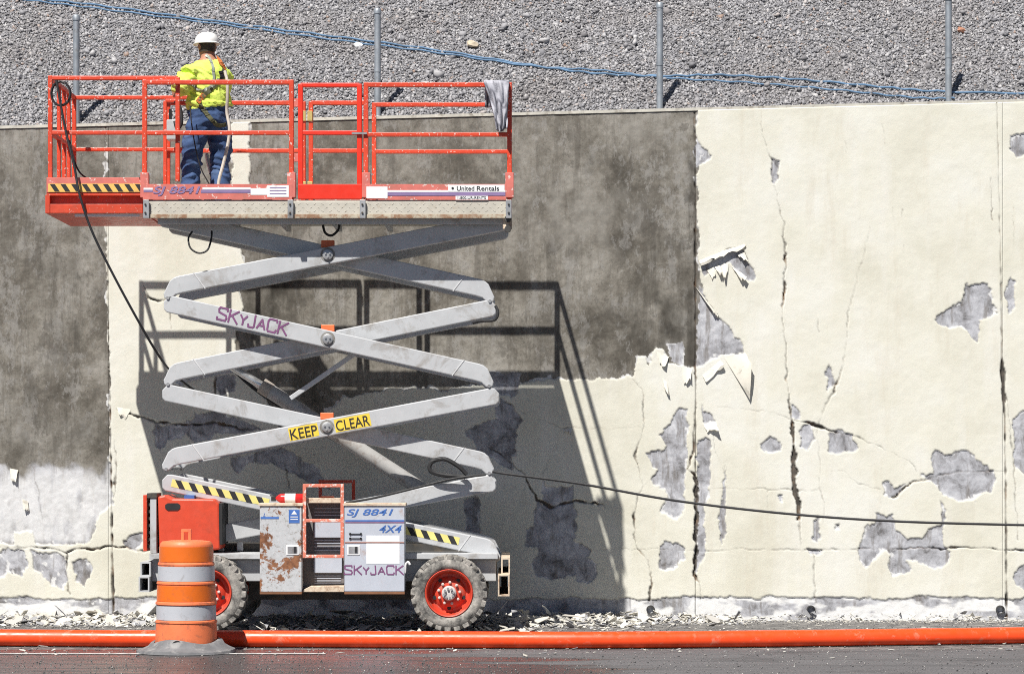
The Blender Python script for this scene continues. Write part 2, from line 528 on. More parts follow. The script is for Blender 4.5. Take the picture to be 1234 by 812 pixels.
def wall_material():
    m, nt, b = nodes_of("old_painted_concrete")
    att = N(nt, "ShaderNodeVertexColor", layer_name="wear")
    sep = N(nt, "ShaderNodeSeparateColor")
    nt.links.new(att.outputs["Color"], sep.inputs[0])
    coat, light, crack, white = sep.outputs[0], sep.outputs[1], sep.outputs[2], att.outputs["Alpha"]
    v = coords(nt)
    vs = coords(nt, (1.0, 1.0, 0.16))
    # cream coating
    c = ramp(nt, noise(nt, v, 0.9, 7, 0.62), [(0.34, (0.605, 0.587, 0.492)), (0.50, (0.672, 0.657, 0.568)), (0.66, (0.705, 0.698, 0.635))])
    c = mix(nt, math_n(nt, 'MULTIPLY', ramp(nt, noise(nt, vs, 3.2, 6, 0.6), [(0.52, g3(0)), (0.72, g3(1))]), 0.35), c, (0.74, 0.73, 0.70))
    c = mix(nt, math_n(nt, 'MULTIPLY', ramp(nt, noise(nt, vs, 4.0, 9, 0.72), [(0.54, g3(0)), (0.70, g3(1))]), 0.38), c, (0.55, 0.50, 0.40))
    c = mix(nt, math_n(nt, 'MULTIPLY', ramp(nt, noise(nt, v, 24, 9, 0.78), [(0.60, g3(0)), (0.70, g3(1))]), 0.32), c, (0.46, 0.43, 0.37))
    # stained concrete
    k = ramp(nt, noise(nt, v, 1.3, 13, 0.76, 0.2), [(0.32, (0.068, 0.061, 0.050)), (0.43, (0.135, 0.123, 0.103)), (0.50, (0.20, 0.185, 0.158)), (0.56, (0.255, 0.239, 0.209)), (0.68, (0.36, 0.343, 0.31))])
    k = mix(nt, math_n(nt, 'MULTIPLY', ramp(nt, noise(nt, coords(nt, (1.0, 1.0, 0.09)), 6.0, 9, 0.75), [(0.50, g3(0)), (0.60, g3(1))]), 0.48), k, (0.095, 0.086, 0.073))
    k = mix(nt, math_n(nt, 'MULTIPLY', ramp(nt, noise(nt, coords(nt, (1, 1, 0.55)), 5, 12, 0.8, 0.2), [(0.53, g3(0)), (0.57, g3(1))]), 0.5), k, (0.31, 0.30, 0.282))
    k = mix(nt, math_n(nt, 'MULTIPLY', ramp(nt, noise(nt, coords(nt, (1, 1, 0.7)), 2.1, 13, 0.78, 0.1), [(0.55, g3(0)), (0.58, g3(1))]), 0.5), k, (0.10, 0.092, 0.08))
    k = mix(nt, math_n(nt, 'MULTIPLY', ramp(nt, noise(nt, v, 34, 9, 0.8), [(0.54, g3(0)), (0.64, g3(1))]), 0.55), k, (0.065, 0.057, 0.048))
    sa = N(nt, "ShaderNodeAttribute", attribute_name="stain")
    k = mix(nt, math_n(nt, 'MULTIPLY', sa.outputs["Fac"], 1.0, True), k, (0.042, 0.038, 0.031))
    k = mix(nt, math_n(nt, 'MULTIPLY', sa.outputs["Fac"], -0.95, True), k, (0.30, 0.285, 0.255))
    # pale skim coat under the paint
    l = ramp(nt, noise(nt, v, 5.0, 10, 0.7, 0.4), [(0.34, (0.15, 0.145, 0.147)), (0.44, (0.31, 0.31, 0.325)), (0.55, (0.44, 0.445, 0.47)), (0.66, (0.56, 0.565, 0.585))])
    l = mix(nt, math_n(nt, 'MULTIPLY', ramp(nt, noise(nt, vs, 9, 8, 0.7), [(0.53, g3(0)), (0.63, g3(1))]), 0.6), l, (0.16, 0.14, 0.12))
    base = mix(nt, light, k, l)
    base = mix(nt, white, base, (0.72, 0.72, 0.71))
    base = mix(nt, coat, base, c)
    dirt = ramp(nt, noise(nt, v, 6, 6), [(0.38, (0.05, 0.046, 0.042)), (0.52, (0.11, 0.095, 0.08)), (0.66, (0.19, 0.125, 0.08))])
    base = mix(nt, crack, base, dirt)
    nt.links.new(base, b.inputs["Base Color"])
    b.inputs["Roughness"].default_value = 0.88
    b.inputs["Specular IOR Level"].default_value = 0.22
    h = math_n(nt, 'ADD', noise(nt, v, 75, 6, 0.7), math_n(nt, 'MULTIPLY', noise(nt, v, 14, 5, 0.6), 0.8))
    bump(nt, b, h, 0.30, 0.007)
    return m

STAINS = [  # centre, radii, how dark (below zero: paler)
    (792, 380, 46, 60, 0.9), (705, 195, 20, 30, 0.55), (745, 195, 8, 60, 0.5), (770, 215, 25, 18, 0.5), (650, 180, 20, 40, 0.35), (700, 400, 80, 45, 0.35), (780, 300, 30, 40, 0.3),
    (832, 250, 6, 220, 0.8), (828, 435, 14, 10, 0.8), (640, 300, 120, 18, 0.25), (720, 260, 70, 60, -0.55), (790, 160, 50, 30, -0.6), (650, 250, 60, 50, -0.4), (600, 400, 90, 40, 0.15), (330, 350, 45, 90, 0.8),
    (80, 520, 75, 34, 0.5), (25, 500, 30, 60, 0.35), (95, 380, 40, 60, 0.45), (60, 310, 50, 40, 0.3), (30, 210, 40, 50, -0.3), (60, 440, 60, 20, -0.35), (110, 170, 30, 20, 0.2), (-40, 350, 40, 200, 0.3), (500, 180, 60, 30, -0.3), (540, 210, 40, 20, 0.3)]
def stain_field(u, v):
    s = np.zeros(u.shape, np.float32)
    for cx, cy, rx, ry, a in STAINS:
        d = ((u - cx) / rx) ** 2 + ((v - cy) / ry) ** 2
        s += a * np.exp(-d * 1.2) * np.clip(0.55 + 2.6 * fbm(u / 14, v / 26, 101 + int(cx) % 7, 5), 0, 1.6)
    return np.clip(s, -1, 1)
def wall_fields(u, v):
    wu = u + 7.5 * fbm(u / 15, v / 15, 1) + 4.6 * fbm(u / 4.5, v / 4.5, 2, 3)
    wv = v + 7.5 * fbm(u / 15, v / 15, 5) + 4.6 * fbm(u / 4.5, v / 4.5, 6, 3)
    coat = np.ones(u.shape, np.float32)
    light = np.zeros(u.shape, np.float32)
    edge_shadow = np.zeros(u.shape, np.float32)
    def window(poly_u, poly_v, pad):
        return (u > min(poly_u) - pad) & (u < max(poly_u) + pad) & (v > min(poly_v) - pad) & (v < max(poly_v) + pad)
    for poly in BARE_DARK:
        sel = window([p[0] for p in poly], [p[1] for p in poly], 8)
        if not sel.any():
            continue
        sd = poly_sd(poly, wu[sel], wv[sel])
        coat[sel] = np.minimum(coat[sel], 1 - smooth(-0.5, 0.7, sd))
    for i, poly in enumerate(BARE_LIGHT):
        sel = window([p[0] for p in poly], [p[1] for p in poly], 12)
        if not sel.any():
            continue
        sd = poly_sd(poly, wu[sel], wv[sel])
        m = smooth(-0.5, 0.7, sd)
        if i == 0:      # soft stain line on the cleaned part, not an edge of the coat
            m = smooth(-5, 4, sd + 9 * fbm(u[sel] / 9, v[sel] / 30, 31))
            light[sel] = np.maximum(light[sel], m)
            continue
        coat[sel] = np.minimum(coat[sel], 1 - m)
        light[sel] = np.maximum(light[sel], m)
    # a torn rim of primer is left along the edges of the bare spots
    rim = np.zeros(u.shape, np.float32)
    for i, poly in enumerate(BARE_LIGHT + BARE_DARK):
        if i == 0:
            continue
        sel = window([p[0] for p in poly], [p[1] for p in poly], 12)
        if not sel.any():
            continue
        sd = poly_sd(poly, wu[sel], wv[sel])
        wd = np.clip(13.0 * fbm(u[sel] / 12, v[sel] / 12, 33, 3) - 0.3, 0, 6)
        rim[sel] = np.maximum(rim[sel], smooth(-0.4, 0.3, sd) * (1 - smooth(-0.4, 0.5, sd - wd)))
    # foot of the wall: the coat has come off in a ragged band
    foot = smooth(-1, 1, v - 720 - 11 * fbm(u / 22, v / 9, 41) - 3 * fbm(u / 4, v / 4, 42))
    coat = np.minimum(coat, 1 - foot)
    light = np.maximum(light, foot)
    splash = foot * smooth(-0.06, 0.05, fbm(u / 30, v / 12, 51, 4) + (v - 729) * 0.010) * np.where((u > 560) & (u < 760), 0.25, 1.0)
    white = splash.astype(np.float32)
    fleck = smooth(0.20, 0.24, fbm(u / 7, v / 9, 61, 3)) * light * smooth(560, 600, v) * (u < 136)
    white = np.maximum(white, 0.8 * fleck)
    white = np.maximum(white, 0.70 * light * smooth(550, 585, v) * (1 - smooth(648, 656, v)) * (u < 136) * smooth(-.40, .10, fbm(u / 8, v / 30, 71)))
    white = np.maximum(white, 0.75 * rim)
    crack = np.zeros(u.shape, np.float32)
    def draw(lines, jit, wmul):
        nonlocal crack
        for ln in lines:
            for (x0, y0, w0), (x1, y1, w1) in zip(ln[:-1], ln[1:]):
                pad = 7 + max(w0, w1)
                sel = window((x0, x1), (y0, y1), pad)
                if not sel.any():
                    continue
                uu = u[sel] + jit * 5 * fbm(u[sel] / 9, v[sel] / 9, 81) + jit * 1.6 * fbm(u[sel] / 3, v[sel] / 3, 82, 2)
                vv = v[sel] + jit * 5 * fbm(u[sel] / 9, v[sel] / 9, 83) + jit * 1.6 * fbm(u[sel] / 3, v[sel] / 3, 84, 2)
                dx, dy = x1 - x0, y1 - y0
                t = np.clip(((uu - x0) * dx + (vv - y0) * dy) / (dx * dx + dy * dy), 0, 1)
                d = np.sqrt((uu - x0 - t * dx) ** 2 + (vv - y0 - t * dy) ** 2)
                w = (w0 + (w1 - w0) * t) * wmul / 2
                w = w * (0.35 + 1.15 * vnoise(u[sel] / 8, v[sel] / 8, 85))
                a = np.clip(w - d + 0.5, 0, 1) * np.clip(0.05 + w * 0.62, 0, 1)
                crack[sel] = np.maximum(crack[sel], a)
    draw(CRACKS, 1.0, 1.0)
    draw(JOINTS, 0.25, 1.0)
    return coat, light, crack, white

def build_wall():
    wall = empty("retaining_wall", (0, DW, 0))
    tag(wall, "tall retaining wall of cream painted concrete with peeled and stained grey areas", "wall")
    mat = wall_material()
    step = 1.2
    VB = 751.0
    for (a, b) in PANELS:
        nu = int((b - a) / step) + 1
        nv = int((VB - 130) / step) + 1
        uu = np.linspace(a + (0.08 if a > -260 else 0), b - (0.08 if b < 1480 else 0), nu)
        tt = np.linspace(0, 1, nv)
        U, T = np.meshgrid(uu, tt)
        top = wall_top_px(U) + 3
        V = top + T * (VB - top)
        # panels lean a little like the joints in the photograph
        coat, light, crack, white = wall_fields(U, V)
        Dv = np.full(U.shape, DW)
        relief = 0.014 * coat + 0.004 * (fbm(U / 40, V / 40, 91) + 0.4 * fbm(U / 9, V / 9, 92, 3)) * (0.6 + coat)
        relief += (1 - coat) * 0.007 * fbm(U / 6, V / 6, 93, 3)
        lift = np.clip(coat * (1 - coat) * 4, 0, 1)
        relief += 0.006 * lift * vnoise(U / 11, V / 11, 94)
        relief -= 0.034 * crack ** 1.7
        X = (U - CX) * DW / F
        Z = CAMH + (HY - V) * DW / F
        Y = Dv - relief
        co = np.stack([X, Y, Z], -1).reshape(-1, 3)
        idx = np.arange(nu * nv).reshape(nv, nu)
        q = np.stack([idx[:-1, :-1], idx[1:, :-1], idx[1:, 1:], idx[:-1, 1:]], -1).reshape(-1, 4)
        # returns at the edges, so that the panel has thickness
        border = []
        back = []
        n0 = nu * nv
        ring = np.concatenate([idx[0, :], idx[1:, -1], idx[-1, -2::-1], idx[-2:0:-1, 0]])
        bco = co[ring].copy()
        bco[:, 1] = DW + 0.2
        nr = len(ring)
        br = np.arange(nr) + n0
        side = np.stack([ring, np.roll(ring, -1), np.roll(br, -1), br], -1)
        co = np.concatenate([co, bco])
        q = np.concatenate([q, side])
        me = fast_mesh("wall_panel", co, q)
        wear = np.stack([coat, light, np.clip(crack * 1.1, 0, 1), white], -1).reshape(-1, 4)
        wear = np.concatenate([wear, wear[ring]]).astype(np.float32)
        at = me.attributes.new("wear", 'FLOAT_COLOR', 'POINT')
        at.data.foreach_set("color", wear.ravel())
        stn = stain_field(U, V).reshape(-1)
        at = me.attributes.new("stain", 'FLOAT', 'POINT')
        at.data.foreach_set("value", np.concatenate([stn, stn[ring]]).astype(np.float32))
        sm = np.ones(len(q), dtype=bool)
        sm[-nr:] = False
        me.polygons.foreach_set("use_smooth", sm)
        o = link("wall_panel", me, mat, wall)
    # core behind the panels and the flat coping on top
    cm = worn("coping_concrete", (0.52, 0.50, 0.44), 0.9, var=0.2, dirt_amt=0.3)
    for nm, dz0, dz1, y0, y1 in (("coping", 0.03, -0.004, DW - 0.012, DW + 0.30), ("core", -0.03, -8, DW + 0.06, DW + 0.25)):
        pts = []
        a, b = -258.5, 1478.5
        pa, pb = P(a, wall_top_px(a) + 3, DW), P(b, wall_top_px(b) + 3, DW)
        bot_a = pa.z + dz1 if dz1 > -1 else -0.3
        bot_b = pb.z + dz1 if dz1 > -1 else -0.3
        MB().prism([(pa.x, bot_a), (pb.x, bot_b), (pb.x, pb.z + dz0), (pa.x, pa.z + dz0)], y0, y1).build(nm, cm, wall)
    # curled flaps of the coating
    fm = worn("peeled_coating", (0.70, 0.67, 0.585), 0.8, var=0.08, dirt_amt=0.15)
    def flap(pts, out, n=6, curl=1.0):
        """pts: attached edge first two, free edge last ones; leaves the wall towards the free edge"""
        (ax, ay), (bx, by) = pts[0], pts[1]
        (cx, cy), (dx, dy) = pts[2], pts[3]
        mb = MB()
        vs, m = [], 5
        for lay in (0, 1):
            for i in range(n + 1):
                t = i / n
                for j in range(m + 1):
                    s = j / m
                    ex, ey = ax + (bx - ax) * s, ay + (by - ay) * s
                    fx, fy = dx + (cx - dx) * s, dy + (cy - dy) * s
                    rag = (random.uniform(-3.0, 2.2) if i == n else (random.uniform(-0.8, 0.8) if i else 0))
                    x, y = ex + (fx - ex) * t, ey + (fy - ey) * t + rag
                    w = 0.72 * out * (t ** curl) * (0.75 + 0.5 * math.sin(2.2 * s + ax))
                    p = P(x, y, DW)
                    vs.append((p.x, DW - 0.010 - w - 0.004 * (1 - lay), p.z))
        k = (n + 1) * (m + 1)
        fs = []
        for i in range(n):
            for j in range(m):
                a0 = i * (m + 1) + j
                qd = (a0, a0 + 1, a0 + m + 2, a0 + m + 1)
                fs.append(qd)
                fs.append(tuple(k + z for z in qd[::-1]))
        rim = [j for j in range(m + 1)] + [i * (m + 1) + m for i in range(1, n + 1)] + [n * (m + 1) + j for j in range(m - 1, -1, -1)] + [i * (m + 1) for i in range(n - 1, 0, -1)]
        for a0, b0 in zip(rim, rim[1:] + rim[:1]):
            fs.append((a0, b0, k + b0, k + a0))
        mb.add(vs, fs)
        mb.build("paint_flap", fm, wall, smooth=True)
    flap([(873, 432), (898, 425), (905, 440), (903, 480)], 0.10)
    flap([(846, 452), (868, 434), (872, 440), (851, 462)], 0.09)
    flap([(842, 314), (870, 303), (872, 308), (844, 319)], 0.05, n=4)
    flap([(869, 303), (897, 294), (899, 298), (871, 308)], 0.055, n=4)
    flap([(852, 326), (860, 322), (862, 330), (858, 336)], 0.06)
    flap([(861, 322), (867, 320), (870, 329), (867, 332)], 0.07)
    flap([(869, 320), (878, 316), (877, 327), (872, 336)], 0.07)
    flap([(880, 319), (890, 327), (900, 335), (893, 338)], 0.07)
    flap([(888, 308), (897, 304), (902, 318), (896, 312)], 0.05)
    flap([(847, 511), (862, 508), (866, 519), (852, 520)], 0.09)
    flap([(790, 421), (806, 430), (801, 443), (795, 438)], 0.07)
    flap([(822, 441), (834, 444), (832, 456), (824, 464)], 0.06)
    flap([(838, 345), (850, 361), (866, 381), (860, 378)], 0.05)
    flap([(798, 455), (804, 460), (806, 475), (801, 470)], 0.05)
    flap([(677, 517), (690, 516), (688, 522), (680, 521)], 0.05)
    flap([(141, 490), (158, 493), (152, 504), (144, 499)], 0.05)
    flap([(12, 564), (22, 566), (20, 580), (14, 578)], 0.04)
    flap([(27, 601), (34, 604), (35, 614), (29, 612)], 0.04)
    # weep pipes at the foot
    wm = worn("weep_pipe_black", (0.05, 0.05, 0.05), 0.7)
    for x in (977, 1205, 784):
        p = P(x, 734, DW)
        MB().lathe([(0.042, -0.045), (0.050, -0.045), (0.050, 0.05), (0.042, 0.05)], p, (0, 1, 0), 20, closed=True).build("weep_pipe", wm, wall, smooth=True)
    return wall
build_wall()

# ------------------------------------------------------------------ ground
ZB = CAMH + (HY - 747.0) * DW / F      # ground at the foot of the wall
def ground_z(y):
    return 0.0 if y < 26.8 else max(ZB, ZB * (y - 26.8) / (DW - 26.8))
def asphalt(name, base, wet):
    m, nt, b = nodes_of(name)
    v = coords(nt)
    vl = coords(nt, (0.14, 1.1, 1))
    c = ramp(nt, noise(nt, v, 55, 6, 0.75), [(0.35, tuple(x * 0.55 for x in base)), (0.5, base), (0.66, tuple(min(1, x * 1.8) for x in base))])
    c = mix(nt, math_n(nt, 'MULTIPLY', ramp(nt, noise(nt, vl, 2.2, 8, 0.7), [(0.42, g3(0)), (0.66, g3(1))]), 0.6), c, tuple(x * 0.5 for x in base))
    c = mix(nt, math_n(nt, 'MULTIPLY', ramp(nt, noise(nt, v, 1.1, 8, 0.7, 0.5), [(0.56, g3(0)), (0.62, g3(1))]), 0.45), c, tuple(x * 0.4 for x in base))
    if not wet:
        d = ramp(nt, noise(nt, v, 5.5, 9, 0.75), [(0.47, g3(0)), (0.62, g3(1))])
        c = mix(nt, math_n(nt, 'MULTIPLY', d, 0.5), c, (0.42, 0.40, 0.37))
        nt.links.new(c, b.inputs["Base Color"])
        b.inputs["Roughness"].default_value = 0.9
    else:
        sx = N(nt, "ShaderNodeSeparateXYZ")
        t = N(nt, "ShaderNodeTexCoord")
        nt.links.new(t.outputs["Object"], sx.inputs[0])
        # the wet side lies to the left; a ragged drying line runs off to the right
        f = math_n(nt, 'ADD', math_n(nt, 'MULTIPLY', sx.outputs[0], -0.42), math_n(nt, 'MULTIPLY', math_n(nt, 'SUBTRACT', 24.6, sx.outputs[1]), 0.42))
        f = math_n(nt, 'ADD', f, math_n(nt, 'MULTIPLY', math_n(nt, 'SUBTRACT', noise(nt, vl, 1.6, 5, 0.6), 0.5), 3.2))
        w = ramp(nt, math_n(nt, 'ADD', math_n(nt, 'MULTIPLY', f, 0.5), 0.36), [(0.40, g3(0)), (0.50, g3(1))])
        c = mix(nt, math_n(nt, 'MULTIPLY', w, 0.8), c, tuple(x * 0.30 for x in base))
        nt.links.new(c, b.inputs["Base Color"])
        r = mix(nt, w, g3(0.85), ramp(nt, noise(nt, vl, 6, 5), [(0.3, g3(0.16)), (0.7, g3(0.42))]))
        nt.links.new(r, b.inputs["Roughness"])
    bump(nt, b, noise(nt, v, 130, 4, 0.7), 0.5, 0.006)
    return m
def sheet(name, mat, x0, x1, ys, zf, nx=2):
    xs = np.linspace(x0, x1, nx)
    vs = [(x, y, zf(y)) for y in ys for x in xs]
    fs = [(j * nx + i, j * nx + i + 1, (j + 1) * nx + i + 1, (j + 1) * nx + i) for j in range(len(ys) - 1) for i in range(nx - 1)]
    return structure(MB().add(vs, fs).build(name, mat))
sheet("ground", asphalt("shoulder_asphalt", (0.115, 0.11, 0.108), False), -60, 60, [-60, 26.0, 26.8, 28, 29.5, DW + 0.05], lambda y: ground_z(y) - 0.004)
sheet("road", asphalt("road_asphalt", (0.125, 0.12, 0.123), True), -60, 60, [-40, 10, 20, 25.35], lambda y: 0.0)
line_y = ground_D(787.5)
paint = worn("road_paint", (0.62, 0.62, 0.60), 0.7, dirt=(0.12, 0.12, 0.12), dirt_amt=0.45, dirt_scale=9)
xl = P(392, 787, line_y).x
structure(MB().add([(-40, line_y - 0.05, 0.004), (xl, line_y - 0.05, 0.004), (xl, line_y + 0.05, 0.004), (-40, line_y + 0.05, 0.004)], [(0, 1, 2, 3)]).build("road_edge_line", paint))

# gravel bank behind the wall
SL = math.tan(math.radians(34))
D0 = DW + 0.27
def bank_z0(x):
    u = CX + x * F / DW
    return CAMH + (HY - wall_top_px(u)) * DW / F - 0.05
def bank_z(x, y):
    return bank_z0(x) + SL * (y - D0)
def bank_hit(px, py):
    """where the view ray through a pixel meets the bank"""
    D = D0 + 1
    for _ in range(30):
        x = (px - CX) * D / F
        D = (bank_z0(x) - CAMH - SL * D0) / ((HY - py) / F - SL)
    p = P(px, py, D)
    return p
gm, gnt, gb = nodes_of("gravel_soil")
gv = coords(gnt)
gnt.links.new(ramp(gnt, noise(gnt, gv, 25, 8, 0.7), [(0.3, (0.11, 0.106, 0.107)), (0.7, (0.20, 0.194, 0.194))]), gb.inputs["Base Color"])
gb.inputs["Roughness"].default_value = 1.0
bm_ = MB()
xs = np.linspace(-22, 22, 12)
ys = [D0 - 0.02, 33, 36, 40, 60]
vs = [(x, y, bank_z(x, y) if y < 41 else bank_z(x, 40) + 0.5) for y in ys for x in xs]
bm_.add(vs, [(j * 12 + i, j * 12 + i + 1, (j + 1) * 12 + i + 1, (j + 1) * 12 + i) for j in range(4) for i in range(11)])
structure(bm_.build("hillside", gm))
def gravel():
    n = 118000
    x = RNG.uniform(-7.7, 7.7, n)
    y = D0 + RNG.uniform(0, 1, n) * 3.2
    r = (RNG.gamma(5.0, 0.0020, n) + 0.006) * 1.06 * np.where(RNG.random(n) < 0.010, 2.0, 1.0)
    u = CX + x * F / DW
    z = CAMH + (HY - (152 - 0.026 * u)) * DW / F - 0.05 + SL * (y - D0)
    octa = np.array([[1, 0, 0], [-1, 0, 0], [0, 1, 0], [0, -1, 0], [0, 0, 1], [0, 0, -1]], dtype=np.float64)
    jit = octa[None] + RNG.normal(0, 0.26, (n, 6, 3))
    jit *= RNG.uniform(0.65, 1.25, (n, 1, 3))
    # random rotations
    qn = RNG.normal(size=(n, 4))
    qn /= np.linalg.norm(qn, axis=1)[:, None]
    w, a, b, c = qn.T
    R = np.stack([1 - 2 * (b * b + c * c), 2 * (a * b - c * w), 2 * (a * c + b * w), 2 * (a * b + c * w), 1 - 2 * (a * a + c * c), 2 * (b * c - a * w), 2 * (a * c - b * w), 2 * (b * c + a * w), 1 - 2 * (a * a + b * b)], -1).reshape(n, 3, 3)
    co = np.einsum('nij,nkj->nki', R, jit) * r[:, None, None]
    co += np.stack([x, y, z + r * RNG.uniform(-0.2, 0.9, n)], -1)[:, None, :]
    fq = np.array([(0, 2, 4), (2, 1, 4), (1, 3, 4), (3, 0, 4), (2, 0, 5), (1, 2, 5), (3, 1, 5), (0, 3, 5)])
    q = (fq[None] + (np.arange(n) * 6)[:, None, None]).reshape(-1, 3)
    me = fast_mesh("gravel", co.reshape(-1, 3), q)
    m, nt, bs = nodes_of("crushed_stone")
    ge = N(nt, "ShaderNodeNewGeometry")
    col = ramp(nt, ge.outputs["Random Per Island"], [(0.0, (0.14, 0.138, 0.147)), (0.28, (0.225, 0.222, 0.234)), (0.60, (0.295, 0.29, 0.303)), (0.85, (0.37, 0.362, 0.37)), (0.96, (0.48, 0.47, 0.47)), (1.0, (0.31, 0.22, 0.175))])
    big = noise(nt, coords(nt), 0.8, 4)
    col = mix(nt, math_n(nt, 'MULTIPLY', ramp(nt, big, [(0.5, g3(0)), (0.7, g3(1))]), 0.25), col, (0.22, 0.185, 0.16))
    nt.links.new(col, bs.inputs["Base Color"])
    bs.inputs["Roughness"].default_value = 0.85
    o = link("gravel", me, m)
    tag(o, "grey crushed stone covering the bank above the wall", "gravel", kind="stuff")
gravel()

# loose stones and scraps that stand out on the bank
def rock(name, px, py, r, col, label, cat, squash=0.7):
    bm = bmesh.new()
    bmesh.ops.create_icosphere(bm, subdivisions=2, radius=r)
    for v in bm.verts:
        v.co *= 1 + random.uniform(-0.22, 0.22)
        v.co.z *= squash
    me = bpy.data.meshes.new(name)
    bm.to_mesh(me)
    bm.free()
    o = link(name, me, worn(name + "_surface_" + str(px), col, 0.9, var=0.2))
    p = bank_hit(px, py)
    o.location = (p.x, p.y - 0.03, p.z + r * 0.35)
    o.rotation_euler = (0.3, random.uniform(-.4, .4), random.uniform(0, 3))
    tag(o, label, cat)
rock("rock", 570, 57, 0.085, (0.52, 0.44, 0.33), "tan flat rock lying on the gravel bank above the platform", "rock", 0.5)
rock("rock", 1158, 39, 0.055, (0.52, 0.26, 0.17), "small orange brown rock on the gravel beside the rightmost fence post", "rock")
rock("plastic_scrap", 432, 58, 0.055, (0.80, 0.80, 0.80), "crumpled white scrap on the gravel left of the second post", "litter", 0.8)

# fence posts
galv = worn("galvanised_steel", (0.33, 0.36, 0.39), 0.5, 0.45, var=0.15, dirt_amt=0.2, bmp=0.05)
POSTS = [(92, 20, "grey steel fence post rising behind the left end of the platform"), (455, 12, "grey steel fence post rising behind the platform's right half"),
         (795, 5, "grey steel fence post above the stained concrete between platform and cream wall"), (1143, -4, "grey steel fence post above the cream painted wall")]
post_me = post_cap = None
for i, (px, py, lab) in enumerate(POSTS):
    D = DW + 0.42
    pb = P(px, wall_top_px(px) + 3, D)
    pt = P(px, py, D)
    base = Vector((pb.x, D, pb.z - 0.25))
    h = pt.z - base.z
    e = empty("fence_post", base)
    tag(e, lab, "fence post", "steel posts along the top of the wall")
    MB().lathe([(0.038, 0), (0.038, h)], base, (0, 0, 1), 20).build("pole", galv, e, smooth=True)
    MB().lathe([(0.044, h - 0.05), (0.046, h - 0.005), (0.036, h + 0.012), (0.018, h + 0.02)], base, (0, 0, 1), 20).build("cap", galv, e, smooth=True)
    MB().lathe([(0.043, h * 0.52), (0.043, h * 0.52 + 0.04)], base, (0, 0, 1), 20).build("collar", galv, e, smooth=True)

# blue lines lying across the bank
blue = worn("blue_rope", (0.10, 0.19, 0.31), 0.6, var=0.3, bscale=200)
def bank_line(name, pts, r, label, lift=0.03):
    w = []
    dense = catmull([(a, b, 0) for a, b in pts], 10)
    for i, p in enumerate(dense):
        q = bank_hit(p.x, p.y)
        w.append((q.x, q.y - 0.02, q.z + lift + 0.008 * math.sin(i * 1.7)))
    o = MB().tube(w, r, 8).build(name, blue, smooth=True)
    tag(o, label, "cable", "blue lines across the gravel bank")
bank_line("cable", [(-60, -14), (30, 0), (120, 10), (260, 29), (400, 47), (520, 63), (640, 82), (720, 92), (800, 95), (870, 94), (960, 99), (1060, 108), (1140, 114), (1300, 117)], 0.013, "upper blue line running down the gravel from left and under the last post")
bank_line("cable", [(-60, -9), (30, 3), (120, 14), (260, 32), (400, 51), (520, 66), (640, 83), (720, 88), (800, 97), (900, 103), (1010, 112), (1100, 121), (1150, 122)], 0.011, "lower blue line on the gravel ending at the wall top near the last post")

# ------------------------------------------------------------------ scissor lift
red = worn("red_enamel", (0.62, 0.065, 0.026), 0.45, var=0.16, dirt=(0.30, 0.07, 0.04), dirt_amt=0.25, chip=(0.62, 0.36, 0.30), chip_amt=0.05, chip_scale=38)
redrail = worn("red_rail_paint", (0.64, 0.062, 0.024), 0.45, var=0.14, dirt=(0.36, 0.05, 0.03), dirt_amt=0.2, chip=(0.74, 0.50, 0.44), chip_amt=0.16, chip_scale=40)
gatered = worn("fresh_red_enamel", (0.74, 0.035, 0.014), 0.4, var=0.05)
pink = worn("sun_faded_red", (0.60, 0.16, 0.13), 0.65, var=0.16, dirt=(0.40, 0.16, 0.12), dirt_amt=0.3, chip=(0.70, 0.55, 0.50), chip_amt=0.2, chip_scale=20)
grey = worn("grey_lift_paint", (0.47, 0.48, 0.49), 0.5, var=0.07, dirt=(0.22, 0.19, 0.155), dirt_amt=0.30, dirt_scale=3.2, chip=(0.16, 0.12, 0.10), chip_amt=-0.22, chip_scale=18)
deckplate = worn("deck_side_plate", (0.52, 0.49, 0.42), 0.6, 0.1, var=0.12, dirt=(0.36, 0.29, 0.20), dirt_amt=0.2, dirt_scale=10, bscale=60, bmp=0.3)
steel = worn("dull_steel", (0.42, 0.42, 0.42), 0.45, 0.6, var=0.2, dirt_amt=0.2)
black = worn("black_rubber", (0.018, 0.018, 0.019), 0.65, var=0.3)
dark = worn("dark_machinery", (0.05, 0.048, 0.045), 0.7, var=0.4, dirt_amt=0.4)
rusty, _nt, _b = nodes_of("rusty_box_paint")
_v = coords(_nt)
_c = ramp(_nt, noise(_nt, _v, 30, 8, 0.7), [(0.36, (0.30, 0.29, 0.27)), (0.44, (0.46, 0.47, 0.48)), (0.7, (0.54, 0.55, 0.56))])
_m = ramp(_nt, noise(_nt, _v, 3.8, 12, 0.72, 0.3), [(0.535, g3(0)), (0.56, g3(1))])
_c = mix(_nt, _m, _c, ramp(_nt, noise(_nt, _v, 22, 6), [(0.35, (0.13, 0.05, 0.022)), (0.65, (0.30, 0.13, 0.06))]))
_nt.links.new(_c, _b.inputs["Base Color"])
_b.inputs["Roughness"].default_value = 0.75
bump(_nt, _b, noise(_nt, _v, 50, 5), 0.3, 0.004)
boxgrey = worn("blue_grey_box_paint", (0.47, 0.50, 0.56), 0.5, var=0.06, dirt=(0.34, 0.20, 0.13), dirt_amt=0.10, dirt_scale=6)
creampaint = worn("worn_cream_paint", (0.66, 0.55, 0.42), 0.7, var=0.15, dirt=(0.30, 0.17, 0.10), dirt_amt=0.5, dirt_scale=12)
salmon = worn("faded_ladder_red", (0.66, 0.20, 0.13), 0.6, var=0.15, chip=(0.74, 0.60, 0.54), chip_amt=0.4, chip_scale=30)
